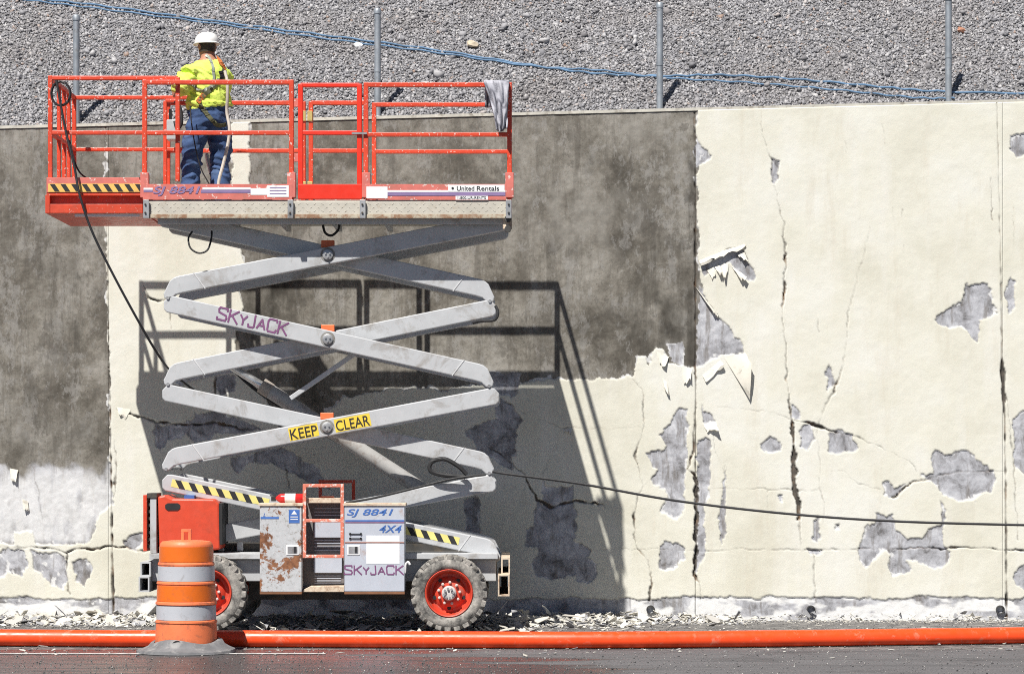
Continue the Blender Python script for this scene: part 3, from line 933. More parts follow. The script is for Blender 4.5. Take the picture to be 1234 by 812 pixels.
yellow = worn("warning_yellow", (0.80, 0.58, 0.06), 0.5, var=0.08)
yellow2 = worn("faded_hazard_yellow", (0.78, 0.48, 0.12), 0.6, var=0.12, dirt=(0.4, 0.2, 0.1), dirt_amt=0.3)
palehaz = worn("pale_hazard_yellow", (0.74, 0.66, 0.22), 0.55, var=0.1)
ink = worn("black_print", (0.02, 0.02, 0.022), 0.6, var=0.2)
purple = worn("faded_purple_print", (0.19, 0.07, 0.17), 0.6, var=0.2)
bluep = worn("blue_print", (0.05, 0.14, 0.42), 0.6, var=0.15)
lilac = worn("lilac_print", (0.24, 0.17, 0.33), 0.6, var=0.15)
white_s = worn("white_sticker", (0.80, 0.80, 0.80), 0.5, var=0.04, dirt=(0.5, 0.42, 0.4), dirt_amt=0.1)
orangep = worn("orange_block", (0.78, 0.16, 0.05), 0.5)
brass = worn("brass_hinge", (0.55, 0.42, 0.16), 0.45, 0.4, var=0.2)

lift = empty("scissor_lift", (P(395, 761, 28.0).x, 28.85, 0))
tag(lift, "raised scissor lift with red guard rails and grey crossed arms on rough tyres", "scissor lift")
YB = DP + PW

def rail(a, b, w=0.046, mat=redrail, name="rail", parent=lift):
    return MB().bar(a, b, w, w).build(name, mat, parent, bevel=0.008)
def L(x, y, dy=0.0, D=DP):
    p = P(x, y, D)
    return Vector((p.x, D + dy, p.z))

# deck
deck = MB().boxpx(178, 241, 616, 256, DP + 0.012, YB - 0.012).build("platform_deck", deckplate, lift, bevel=0.004)
MB().boxpx(178, 243, 616, 258.5, DP - 0.004, DP + 0.010).build("side_plate", deckplate, deck, bevel=0.003)
MB().boxpx(178, 258.5, 616, 263, DP - 0.02, DP + 0.03).build("bottom_flange", worn("rust_streaked_flange", (0.48, 0.43, 0.33), 0.7, var=0.15, dirt=(0.24, 0.11, 0.05), dirt_amt=0.7, dirt_scale=10), deck, bevel=0.003)
mb = MB()
for k in range(46):            # raised tread bars on the side plate
    for j in range(3):
        x = 182 + k * 9.4 + (j % 2) * 4.7
        y = 246 + j * 4.2
        a, b = L(x - 1.3, y + (.8 if (k + j) % 2 else -.8), -0.0045), L(x + 1.3, y + (-.8 if (k + j) % 2 else .8), -0.0045)
        mb.bar(a, b, 0.006, 0.004, (0, -1, 0))
o = mb.build("tread_pattern", deckplate, deck)
o["kind"] = "stuff"
for x in (176, 350, 437, 613):
    br = MB().boxpx(x - 3.5, 241, x + 3.5, 263, DP - 0.05, DP - 0.021).build("post_bracket", steel, deck, bevel=0.003)
    for y in (247, 257):
        MB().lathe([(0.011, 0), (0.011, 0.012), (0.006, 0.016)], L(x, y, -0.05), (0, -1, 0), 8).build("bolt", dark, br)
under = MB()
for dy in (0.12, 0.5, 0.85, 1.2, 1.5):
    under.boxpx(190, 256.5, 606, 270, DP + dy, DP + dy + 0.06)
for k in range(7):
    x = 205 + k * 64
    under.boxpx(x, 256.5, x + 6, 267, DP + 0.19, DP + 1.49)
under.build("underframe", grey, deck)
MB().boxpx(606, 258, 617, 276, DP + 0.02, DP + 0.07).build("roller_bracket", creampaint, lift, bevel=0.004)
for y in (264, 276):
    MB().lathe([(0.035, -0.02), (0.035, 0.06)], L(612, y, 0.0), (0, 1, 0), 14).build("roller", dark, lift, smooth=True)

# toe boards with their print
tb1 = MB().boxpx(172, 222, 352, 240.5, DP - 0.015, DP + 0.010).build("toe_board", pink, lift, bevel=0.003)
tb2 = MB().boxpx(442, 222, 610, 240.5, DP - 0.015, DP + 0.010).build("toe_board", pink, lift, bevel=0.003)
ZT0, ZT1 = L(0, 240.5).z, L(0, 222).z
MB().box(L(200, 0).x, L(612, 0).x, YB - 0.01, YB + 0.015, ZT0, ZT1).build("toe_board", pink, lift, bevel=0.003)
MB().box(L(613, 0).x, L(616, 0).x, DP + 0.03, YB - 0.03, ZT0, ZT1).build("toe_board", pink, lift, bevel=0.003)
def decal(x0, y0, x1, y1, D, mat, parent, name="decal", t=0.002):
    return MB().boxpx(x0, y0, x1, y1, D - t, D + 0.0005).build(name, mat, parent)
Dt = DP - 0.0165
lettering("SJ 8841", 213, 230.5, Dt - 0.002, 11.5, lilac, tb1, shear=0.25, fat=0.02, width=57)
decal(173, 226.5, 184, 228.8, Dt, white_s, tb1, "stripe"); decal(173, 229, 184, 231.5, Dt, lilac, tb1, "stripe")
decal(244, 226, 302, 228.6, Dt, white_s, tb1, "stripe"); decal(242, 228.8, 302, 232.6, Dt, lilac, tb1, "stripe")
decal(302, 227, 322, 235, Dt, white_s, tb1, "sticker"); decal(322, 223.5, 348, 237.5, Dt - 0.001, white_s, tb1, "sticker")
for k in range(3):
    decal(325, 226 + k * 3.5, 345, 226.8 + k * 3.5, Dt - 0.0035, lilac, tb1, "fine_print")
decal(441.5, 225, 467, 239, Dt, white_s, tb2, "sticker")
decal(467, 229.3, 609, 231.6, Dt, white_s, tb2, "stripe"); decal(467, 231.8, 609, 236, Dt, lilac, tb2, "stripe")
st = decal(540, 222.8, 608, 231.2, Dt - 0.001, white_s, tb2, "sticker")
lettering("United", 561, 227.2, Dt - 0.0045, 5.6, ink, tb2, fat=0.012, width=21)
lettering("Rentals", 588, 227.2, Dt - 0.0045, 5.6, ink, tb2, fat=0.012, width=27)
MB().lathe([(0.013, 0), (0.013, 0.002)], P(545.5, 227, Dt - 0.004), (0, -1, 0), 14).build("emblem", ink, tb2)
decal(549, 236.2, 588, 240.8, Dt - 0.001, white_s, tb2, "sticker")
lettering("1-800-UR-RENTS", 568.5, 238.5, Dt - 0.0045, 3.2, ink, tb2, fat=0.01, width=34)

# guard rails of the main deck
def panel(x0, x1, ytop, ymid, y, D=DP, posts=(True, True), mat=redrail, w=0.05):
    if posts[0]:
        rail(L(x0, ytop - 3, y, D), L(x0, 241, y, D), w, mat, "guard_post")
    if posts[1]:
        rail(L(x1, ytop - 3, y, D), L(x1, 241, y, D), w, mat, "guard_post")
    rail(L(x0, ytop, y, D), L(x1, ytop, y, D), w * 0.98, mat, "top_rail")
    rail(L(x0, ymid, y, D), L(x1, ymid, y, D), w * 0.9, mat, "mid_rail")
panel(174, 351, 99, 160, 0.03)
for x in (174, 351, 441, 614):
    sk = MB().boxpx(x - 5, 208, x + 5, 238, DP - 0.012, DP + 0.07).build("post_socket", pink, lift, bevel=0.004)
    MB().bar(L(x - 8, 210, 0.02), L(x + 8, 210, 0.02), 0.014).build("locking_pin", steel, sk)
panel(441, 614, 102, 162, 0.03)
# right end
for yy, nm in ((102, "end_top_rail"), (162, "end_mid_rail")):
    rail(L(614, yy, 0.05), L(614, yy, PW - 0.03), 0.046, redrail, nm)
# gate
gate = empty("gate", L(398, 241, 0.03), lift)
for x in (362, 433):
    rail(L(x, 101, 0.03), L(x, 226, 0.03), 0.052, gatered, "gate_post", gate)
for y in (102.5, 160):
    rail(L(362, y, 0.031), L(433, y, 0.031), 0.046, gatered, "gate_rail", gate)
MB().boxpx(359, 222, 436, 240, DP + 0.0, DP + 0.026).build("kick_plate", gatered, gate, bevel=0.004)
for y in (124, 190):
    MB().boxpx(353, y - 5, 361, y + 5, DP + 0.02, DP + 0.04).build("hinge", pink, gate, bevel=0.002)
MB().bar(L(424, 161, -0.01), L(442, 161, -0.01), 0.02).build("latch", steel, gate)
# far side rails
def bx(px, D=YB):
    return (px - CX) * D / F
def far_panel(x0, x1, ytop=99, ymid=160):
    zt, zm, zb = L(0, ytop).z, L(0, ymid).z, L(0, 241).z
    y = YB - 0.03
    for x in (x0, x1):
        rail((bx(x), y, zt + 0.02), (bx(x), y, zb), 0.05, redrail, "guard_post")
    rail((bx(x0), y, zt), (bx(x1), y, zt), 0.048, redrail, "top_rail")
    rail((bx(x0), y, zm), (bx(x1), y, zm), 0.045, redrail, "mid_rail")
far_panel(203, 366)
far_panel(375, 441)
far_panel(451, 614, 101, 161)
for y in (112, 202):
    z = L(0, y).z
    for px in (366, 374):
        MB().box(bx(px - 3), bx(px + 3), YB - 0.07, YB - 0.055, z - 0.09, z + 0.02).build("brass_hinge", brass, lift, bevel=0.002)
# roll out extension at the left end
ext = MB().boxpx(56, 246, 172, 257, DP + 0.06, YB - 0.06).build("extension_deck", red, lift, bevel=0.004)
MB().boxpx(56, 232, 172, 236, DP + 0.05, YB - 0.05).build("upper_edge", red, ext, bevel=0.004)
MB().boxpx(60, 236, 172, 246, DP + 0.14, YB - 0.14).build("web", red, ext)
MB().boxpx(54.5, 235, 60, 257, DP + 0.05, YB - 0.05).build("end_plate", red, ext, bevel=0.004)
MB().boxpx(172, 248, 196, 257, DP + 0.2, YB - 0.2).build("slide_beam", red, ext)
MB().boxpx(90, 258, 168, 261, DP + 0.10, DP + 0.13).build("label_strip", white_s, ext)
etb = MB().boxpx(56, 214, 172, 232, DP + 0.045, DP + 0.065).build("extension_toe_board", pink, lift, bevel=0.003)
MB().box(L(57, 0).x, L(210, 0).x, YB - 0.065, YB - 0.045, L(0, 232).z, L(0, 214).z).build("extension_toe_board", pink, lift, bevel=0.003)
MB().box(L(56, 0).x, L(58, 0).x, DP + 0.066, YB - 0.066, L(0, 232).z, L(0, 214).z).build("extension_toe_board", pink, lift, bevel=0.003)
De = DP + 0.0435
decal(58, 221.5, 171, 231.5, De, yellow2, etb, "hazard_band")
for k in range(9):
    x = 60 + k * 12.8
    MB().prismpx([(x, 222), (min(x + 6, 171), 222), (min(x + 12, 171), 231), (min(x + 6, 171), 231)], De - 0.0035, De - 0.0015).build("hazard_stripe", ink, etb)
y1, y2 = 0.085, PW - 0.085
for y in (y1, y2):
    rail(L(59, 90, y), L(59, 216, y), 0.046, redrail, "guard_post")
    rail(L(213, 92, y), L(213, 218, y), 0.046, redrail, "guard_post")
    rail(L(59, 93, y), L(213, 93, y), 0.044, redrail, "top_rail")
    rail(L(59, 159, y), L(213, 159, y), 0.042, redrail, "mid_rail")
for yy, nm in ((93, "end_top_rail"), (159, "end_mid_rail")):
    rail(L(59, yy, y1), L(59, yy, y2), 0.044, redrail, nm)
for dy in (0.62, 0.95, 1.25):
    rail(L(59, 93, dy), L(59, 216, dy), 0.042, redrail, "end_post")
# upper controls hung on the far rails
ctl = MB().box(bx(202, 29.4), bx(216, 29.4), 29.30, 29.5, 5.30, 5.52).build("control_box", worn("control_grey", (0.45, 0.47, 0.48), 0.5), lift, bevel=0.01)
MB().bar((bx(206, 29.4), 29.36, 5.52), (bx(206, 29.4), 29.34, 5.64), 0.03).build("joystick", black, ctl)
MB().tube(catmull([(bx(212, 29.3), 29.28, 5.72), (bx(218, 29.3), 29.26, 5.62), (bx(219, 29.3), 29.26, 5.48), (bx(214, 29.3), 29.28, 5.42), (bx(211, 29.3), 29.3, 5.5)]), 0.022, 8).build("control_cable", black, ctl, smooth=True)
rail((bx(200, 29.4), 29.34, 5.73), (bx(217, 29.4), 29.34, 5.73), 0.04, redrail, "control_guard", ctl)
rail((bx(200, 29.4), 29.34, 5.73), (bx(200, 29.4), 29.34, 4.55), 0.04, redrail, "control_guard", ctl)

# crossed arms
def arm_mesh(a, b, D0_, D1_, half=0.091, hook_a=True, hook_b=True):
    """a, b: px ends of the centre line on the plane D0"""
    pa, pb = P(a[0], a[1], D0_), P(b[0], b[1], D0_)
    d = Vector((pb.x - pa.x, 0, pb.z - pa.z))
    Ln = d.length
    d.normalize()
    n = Vector((-d.z, 0, d.x))
    if n.z < 0:
        n = -n
    h = half
    prof = [(-0.035, -h * 0.75), (0.0, -h), (Ln - 0.16, -h), (Ln - 0.085, -h * 1.06), (Ln - 0.03, -h * 1.42), (Ln + 0.01, -h * 1.48), (Ln + 0.04, -h * 1.2), (Ln + 0.04, -h * 0.7),
            (Ln - 0.05, h * 0.62), (Ln - 0.10, h * 0.92), (Ln - 0.15, h), (0.03, h), (-0.012, h * 0.9), (-0.055, h * 0.15)]
    return [(pa.x + d.x * s + n.x * t, pa.z + d.z * s + n.z * t) for s, t in prof], (pa, d, n, Ln)
ARMS = [  # px ends, outer or inner set
    ((607, 267), (200, 346), 'o'), ((197, 263), (593, 350), 'i'),
    ((203, 366), (592, 452), 'o'), ((592, 371), (200, 450), 'i'),
    ((596, 477), (198, 552), 'o'), ((201, 473), (592, 557), 'i'),
    ((201, 581), (600, 662), 'o'), ((592, 582), (222, 651), 'i')]
near_outer = []
for i, (a, b, kind) in enumerate(ARMS):
    for far in (False, True):
        if kind == 'o':
            y0, y1_ = (DP + 0.23, DP + 0.33) if not far else (YB - 0.33, YB - 0.23)
        else:
            y0, y1_ = (DP + 0.38, DP + 0.48) if not far else (YB - 0.48, YB - 0.38)
        ref = DP + (0.23 if kind == 'o' else 0.38)
        pts, fr = arm_mesh(a, b, ref, ref)
        am = MB().prism(pts, y0, y1_).build("scissor_arm", grey, lift, bevel=0.010)
        if not far:
            pa, d, n, Ln = fr
            c0 = Vector((pa.x, y0 - 0.002, pa.z)) + d * (Ln - 0.36)
            MB().bar(c0 - n * 0.096 + d * -0.045, c0 + n * 0.096 + d * 0.045, 0.009, 0.006, (0, -1, 0)).build("weld_seam", worn("weld_bead", (0.60, 0.60, 0.60), 0.6), am)
            pin = Vector((pa.x, y0, pa.z)) + d * (Ln + 0.002) - n * 0.115
            MB().lathe([(0.018, -0.012), (0.018, 0.012)], pin, (0, -1, 0), 12).build("pin", steel, am, smooth=True)
            MB().lathe([(0.024, 0.0), (0.024, (YB - DP) - 2 * (y0 - DP) - 0.02)], pin + Vector((0, 0.01, 0)), (0, 1, 0), 14).build("end_tube", steel, am, smooth=True)
            if kind == 'o':
                near_outer.append((am, fr, y0))
# centre pivots and end tubes from the near to the far set
for (x, y) in ((395, 307), (395, 408.5), (394, 514.5), (396, 620)):
    c = L(x, y, 0, DP + 0.23)
    pv = MB().lathe([(0.05, 0.0), (0.05, PW - 0.46)], (c.x, DP + 0.23, c.z), (0, 1, 0), 18).build("pivot_tube", grey, lift, smooth=True)
    bo = MB().lathe([(0.055, -0.004), (0.055, 0.018), (0.035, 0.024)], (c.x, DP + 0.23, c.z), (0, -1, 0), 18).build("pivot_cap", steel, pv, smooth=True)
    MB().lathe([(0.078, 0.0), (0.078, 0.0025)], (c.x, DP + 0.23, c.z), (0, -1, 0), 22).build("wear_washer", worn("greasy_washer", (0.24, 0.235, 0.22), 0.45, var=0.4, dirt_amt=0.5), pv)
    for k in range(3):
        a = k * 2.1 + 0.5
        MB().lathe([(0.011, 0), (0.011, 0.014)], (c.x + 0.026 * math.cos(a), DP + 0.207, c.z + 0.026 * math.sin(a)), (0, -1, 0), 6).build("pivot_bolt", steel, pv)
    MB().boxpx(x - 8, y - 17.5, x + 8, y - 9, DP + 0.335, DP + 0.378).build("safety_block", orangep, pv, bevel=0.008)
# lifting cylinders
Dc = 28.85
cyl = MB().tube([P(322, 469, Dc), P(515, 594, Dc)], 0.080, 20).build("lift_cylinder", worn("cylinder_grey", (0.36, 0.355, 0.345), 0.45, var=0.12, dirt=(0.18, 0.13, 0.10), dirt_amt=0.25), lift, smooth=True)
MB().tube([P(280, 442, Dc), P(324, 470, Dc)], 0.045, 16).build("rod", worn("polished_rod", (0.62, 0.62, 0.62), 0.25, 0.8), cyl, smooth=True)
MB().tube([P(315, 464, Dc), P(326, 471.5, Dc)], 0.086, 20).build("gland", worn("gland_grey", (0.34, 0.30, 0.26), 0.6, var=0.2), cyl, smooth=True)
MB().bar(P(350, 480, 28.6), P(428, 426, 28.6), 0.05, 0.05).build("brace", grey, lift, bevel=0.006)
# lettering and hazard print on the near arms
roll2 = math.atan2(-(452 - 366), 592 - 203)
am, fr, y0 = near_outer[1]
stroke_word("SKyJaCK", 304.5, 387, y0 - 0.003, 15, 86, purple, am, roll=roll2 - 0.01)
am, fr, y0 = near_outer[2]
roll3 = math.atan2(552 - 477, 596 - 198)
def strip_on(am, fr, y0, s0, s1, t0, t1, mat, name, lean=0.0, d=0.002):
    pa, dr, n, Ln = fr
    q = []
    for s, t in ((s0, t0), (s1, t0), (s1 + lean, t1), (s0 + lean, t1)):
        p = Vector((pa.x, 0, pa.z)) + dr * s + n * t
        q.append((p.x, p.z))
    return MB().prism(q, y0 - d, y0 + 0.0004).build(name, mat, am)
for txt, x, w in (("KEEP", 366, 33), ("CLEAR", 425, 41)):
    y = 477 + (596 - x) * (75 / 398.0) + 0.5
    pa, dr, n, Ln = fr
    wx = w * y0 / F / 2
    pc = P(x, y, y0)
    s = (Vector((pc.x, 0, pc.z)) - Vector((pa.x, 0, pa.z))).dot(dr)
    strip_on(am, fr, y0, s - wx - 0.012, s + wx + 0.012, -0.068, 0.068, yellow, "warning_label")
    lettering(txt, x, y, y0 - 0.0035, 12.5, ink, am, roll=roll3, fat=0.008, width=w)
am, fr, y0 = near_outer[3]
for s0, s1, mat0 in ((0.05, 1.10, palehaz), (2.55, 3.15, palehaz)):
    strip_on(am, fr, y0, s0, s1, -0.035, 0.045, mat0, "hazard_band")
    k = s0 + 0.03
    while k < s1 - 0.12:
        strip_on(am, fr, y0, k, k + 0.065, 0.045, -0.035, ink, "hazard_stripe", lean=0.06, d=0.0045)
        k += 0.145
# hose loops
def hose(pts, r, name="hydraulic_hose", mat=black, parent=lift):
    return MB().tube(catmull(pts, 6), r, 8).build(name, mat, parent, smooth=True)
hose([L(229, 277, .2), L(225, 286, .15), L(228, 298, .12), L(238, 304, .12), L(248, 300, .15), L(252, 286, .2), L(252, 276, .25)], 0.010)
hose([L(597, 368, .1), L(600, 376, .08), L(596, 385, .08), L(580, 386, .12), L(570, 388, .2)], 0.016)
hose([L(560, 575, .3), L(530, 572, .3), L(517, 566, .3), L(520, 556, .3), L(535, 553, .3), L(552, 562, .3), L(562, 572, .3)], 0.024)
hose([L(385, 266, .5), L(388, 276, .5), L(396, 279, .5), L(404, 272, .5), L(405, 264, .5)], 0.014)
hose([L(262, 438, 1.4), L(300, 470, 1.2), L(380, 520, 1.0), L(470, 572, .9), L(520, 590, .8)], 0.018)
hose([L(415, 606, .28), L(450, 600, .27), L(500, 588, .27), L(545, 577, .27), L(585, 572, .25)], 0.013)

# chassis
ch = MB().boxpx(183, 674, 598, 700, DP + 0.12, YB - 0.1).build("chassis_frame", grey, lift, bevel=0.008)
MB().boxpx(180, 666.5, 600, 673.5, DP + 0.02, YB - 0.0).build("top_flange", grey, ch, bevel=0.006)
MB().boxpx(196, 655, 575, 666, DP + 0.55, YB - 0.55).build("hydraulic_tray", dark, ch)
MB().boxpx(300, 700, 500, 722, DP + 0.3, YB - 0.3).build("belly_plate", dark, ch)
for x in (262, 285):
    MB().boxpx(x, 652, x + 8, 664, DP + 0.5, DP + 0.56).build("pump_fitting", steel, ch, bevel=0.008)
for x in (250, 541):
    c = P(x, 714, DB + 0.2)
    MB().lathe([(0.07, 0), (0.07, 1.7)], (c.x, DB + 0.22, c.z), (0, 1, 0), 16).build("axle", dark, ch, smooth=True)
# end frames with open square tubes
def socket_tube(x0, y0, x1, y1, D0_, D1_, mat, t=1.7):
    mb = MB()
    mb.boxpx(x0, y0, x1, y0 + t, D0_, D1_)
    mb.boxpx(x0, y1 - t, x1, y1, D0_, D1_)
    mb.boxpx(x0, y0 + t, x0 + t, y1 - t, D0_, D1_)
    mb.boxpx(x1 - t, y0 + t, x1, y1 - t, D0_, D1_)
    return mb.build("outrigger_socket", mat, lift)
socket_tube(600, 692, 614, 718, DB + 0.12, YB, creampaint)
socket_tube(604, 672, 614.5, 691.7, DB + 0.2, YB, creampaint)
MB().boxpx(604, 694.5, 611, 715.5, DB + 0.6, DB + 0.62).build("tube_plug", dark, lift)
socket_tube(167, 694.5, 180, 713, DB + 0.2, YB, grey)
socket_tube(169, 677, 181.5, 694.2, DB + 0.25, YB, grey)
MB().prismpx([(180, 676), (192, 670), (200, 672), (196, 702), (182, 712)], DB + 0.45, YB - 0.1).build("end_gusset", dark, lift)
# red hood at the left end
hood = MB().prismpx([(190, 598), (199, 596), (208, 600.5), (258, 601), (264, 607), (265, 662), (192, 668)], DP + 0.02, DP + 0.62).build("motor_hood", worn("hood_red", (0.64, 0.07, 0.03), 0.42, var=0.10, dirt=(0.38, 0.06, 0.03), dirt_amt=0.3, dirt_scale=3), lift, bevel=0.02)
MB().prismpx([(199, 608), (202, 606), (214, 606), (217, 608), (217, 612), (214, 614.5), (202, 614.5), (199, 612)], DP + 0.012, DP + 0.021).build("hood_slot", black, hood)
MB().boxpx(264, 606, 268, 656, DP + 0.03, DP + 0.6).build("hood_edge", black, hood, bevel=0.004)
MB().boxpx(222, 596.5, 234, 600.5, DP + 0.1, DP + 0.3).build("hood_label", bluep, hood)
MB().boxpx(181, 600, 188.5, 666, DP + 0.04, DP + 0.5).build("radiator_post", grey, lift, bevel=0.004)
gr = MB().boxpx(172.5, 596, 177, 664, DP + 0.02, DP + 0.5).build("end_guard", red, lift, bevel=0.005)
MB().boxpx(177, 594, 189, 600, DP + 0.03, DP + 0.4).build("guard_top", dark, gr, bevel=0.004)
for k in range(7):
    MB().boxpx(177, 606 + k * 8.4, 181, 609.5 + k * 8.4, DP + 0.06, DP + 0.1).build("louvre", dark, gr)
# side boxes
boxL = MB().boxpx(313, 609, 363.5, 713, DB, DP + 0.085).build("storage_box", rusty, lift, bevel=0.007)
boxL["label"] = "rust blotched grey storage box"
MB().boxpx(311.5, 606, 365, 609.5, DB - 0.012, DP + 0.088).build("box_lid", creampaint, boxL, bevel=0.004)
MB().boxpx(314, 622.5, 336, 625, DB - 0.002, DB + 0.001).build("blue_stripe", bluep, boxL)
bl = MB().boxpx(348, 614, 361, 630, DB - 0.002, DB + 0.001).build("blue_label", bluep, boxL)
MB().prismpx([(351, 619.5), (354.5, 614.8), (358, 619.5)], DB - 0.004, DB - 0.002).build("label_mark", white_s, boxL)
for k in range(2):
    MB().boxpx(350, 622 + 3 * k, 359, 623 + 3 * k, DB - 0.004, DB - 0.002).build("label_mark", white_s, boxL)
lettering("L", 318.5, 620, DB - 0.002, 4, bluep, boxL, shear=0.4)
def latch(x0, y0, x1, y1, parent):
    MB().boxpx(x0, y0, x1, y1, DB - 0.006, DB + 0.001).build("latch_plate", white_s, parent, bevel=0.002)
    MB().boxpx(x0 + 1.5, y0 + 1.5, x1 - 1.5, y1 - 1.5, DB - 0.008, DB - 0.005).build("latch", steel, parent, bevel=0.002)
    MB().boxpx(x1 - 6, y0 + 1.8, x1 - 3, y1 - 3, DB - 0.014, DB - 0.007).build("latch_handle", ink, parent)
latch(345, 656.5, 360, 668.5, boxL)
boxR = MB().boxpx(415, 609, 487.5, 712.5, DB, DP + 0.085).build("storage_box", boxgrey, lift, bevel=0.007)
boxR["label"] = "blue grey battery box with printed letters"
MB().boxpx(414, 606, 489, 609.3, DB - 0.012, DP + 0.088).build("box_lid", creampaint, boxR, bevel=0.004)
MB().boxpx(415, 712.5, 487.5, 715.5, DB + 0.002, DP).build("rusty_bottom_edge", worn("rust", (0.22, 0.10, 0.05), 0.9, var=0.3), boxR)
MB().boxpx(313, 713, 363.5, 715.5, DB + 0.002, DP).build("rusty_bottom_edge", MATS["rust"], boxL)
lettering("SJ 8841", 446, 618, DB - 0.002, 10, bluep, boxR, shear=0.25, fat=0.012, width=56)
MB().boxpx(416, 626.3, 487, 628, DB - 0.002, DB + 0.001).build("blue_stripe", bluep, boxR)
MB().boxpx(416, 628.6, 487, 630, DB - 0.002, DB + 0.001).build("purple_stripe", purple, boxR)
lettering("4X4", 470.5, 637, DB - 0.002, 9, bluep, boxR, shear=0.25, fat=0.012, width=27)
sk = MB().boxpx(441.5, 645, 481.5, 679, DB - 0.0025, DB + 0.001).build("blank_label", white_s, boxR)
MB().boxpx(415.5, 652.5, 487, 654, DB - 0.005, DB + 0.001).build("trim_strip", worn("rust_trim", (0.36, 0.20, 0.17), 0.8, var=0.3), boxR)
stroke_word("SKyJaCK", 450.5, 686.5, DB - 0.003, 10.5, 71, purple, boxR)
latch(418.5, 656.5, 433.5, 668.5, boxR)
for yy in (643, 648.5):
    MB().bar(P(422, yy, DB - 0.006), P(435, yy, DB - 0.006), 0.008).build("tie_bar", ink, boxR)
    for xx in (422, 435):
        MB().lathe([(0.012, 0), (0.012, 0.01)], P(xx, yy, DB), (0, -1, 0), 10).build("tie_knob", ink, boxR)
MB().tube(catmull([P(488, 690, DB + .02), P(489, 680, DB + .01), P(492, 677, DB), P(494, 680, DB)]), 0.012, 8).build("grab_hook", white_s, boxR, smooth=True)
# recessed steps between the boxes
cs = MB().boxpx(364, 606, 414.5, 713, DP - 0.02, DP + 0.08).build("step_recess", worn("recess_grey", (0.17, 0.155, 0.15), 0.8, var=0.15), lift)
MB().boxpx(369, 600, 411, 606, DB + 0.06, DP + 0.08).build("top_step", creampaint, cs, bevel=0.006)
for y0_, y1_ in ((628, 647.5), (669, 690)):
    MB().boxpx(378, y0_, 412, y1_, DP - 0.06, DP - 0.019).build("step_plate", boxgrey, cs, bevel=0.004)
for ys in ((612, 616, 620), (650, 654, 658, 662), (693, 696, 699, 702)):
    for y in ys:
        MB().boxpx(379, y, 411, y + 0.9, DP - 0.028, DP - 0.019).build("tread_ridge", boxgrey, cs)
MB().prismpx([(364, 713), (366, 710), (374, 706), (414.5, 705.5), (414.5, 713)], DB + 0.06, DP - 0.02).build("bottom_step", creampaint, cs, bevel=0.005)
def ladder(x0, x1, ys, D, mat, w=0.036):
    e = empty("ladder", P((x0 + x1) / 2, ys[-1], D), lift)
    for x in (x0, x1):
        MB().bar(P(x, ys[0] - 2, D), P(x, ys[-1] + 2, D), w).build("side_rail", mat, e, bevel=0.005)
    for y in ys:
        MB().bar(P(x0, y, D), P(x1, y, D), w * 0.95).build("rung", mat, e, bevel=0.005)
    return e
ladder(367, 412.5, (585, 627, 670), DB + 0.02, salmon)
ladder(386, 426, (580, 620), YB + 0.1, redrail)
MB().boxpx(386, 598, 402, 603, DB + 0.1, DB + 0.2).build("step_block", orangep, lift, bevel=0.008)

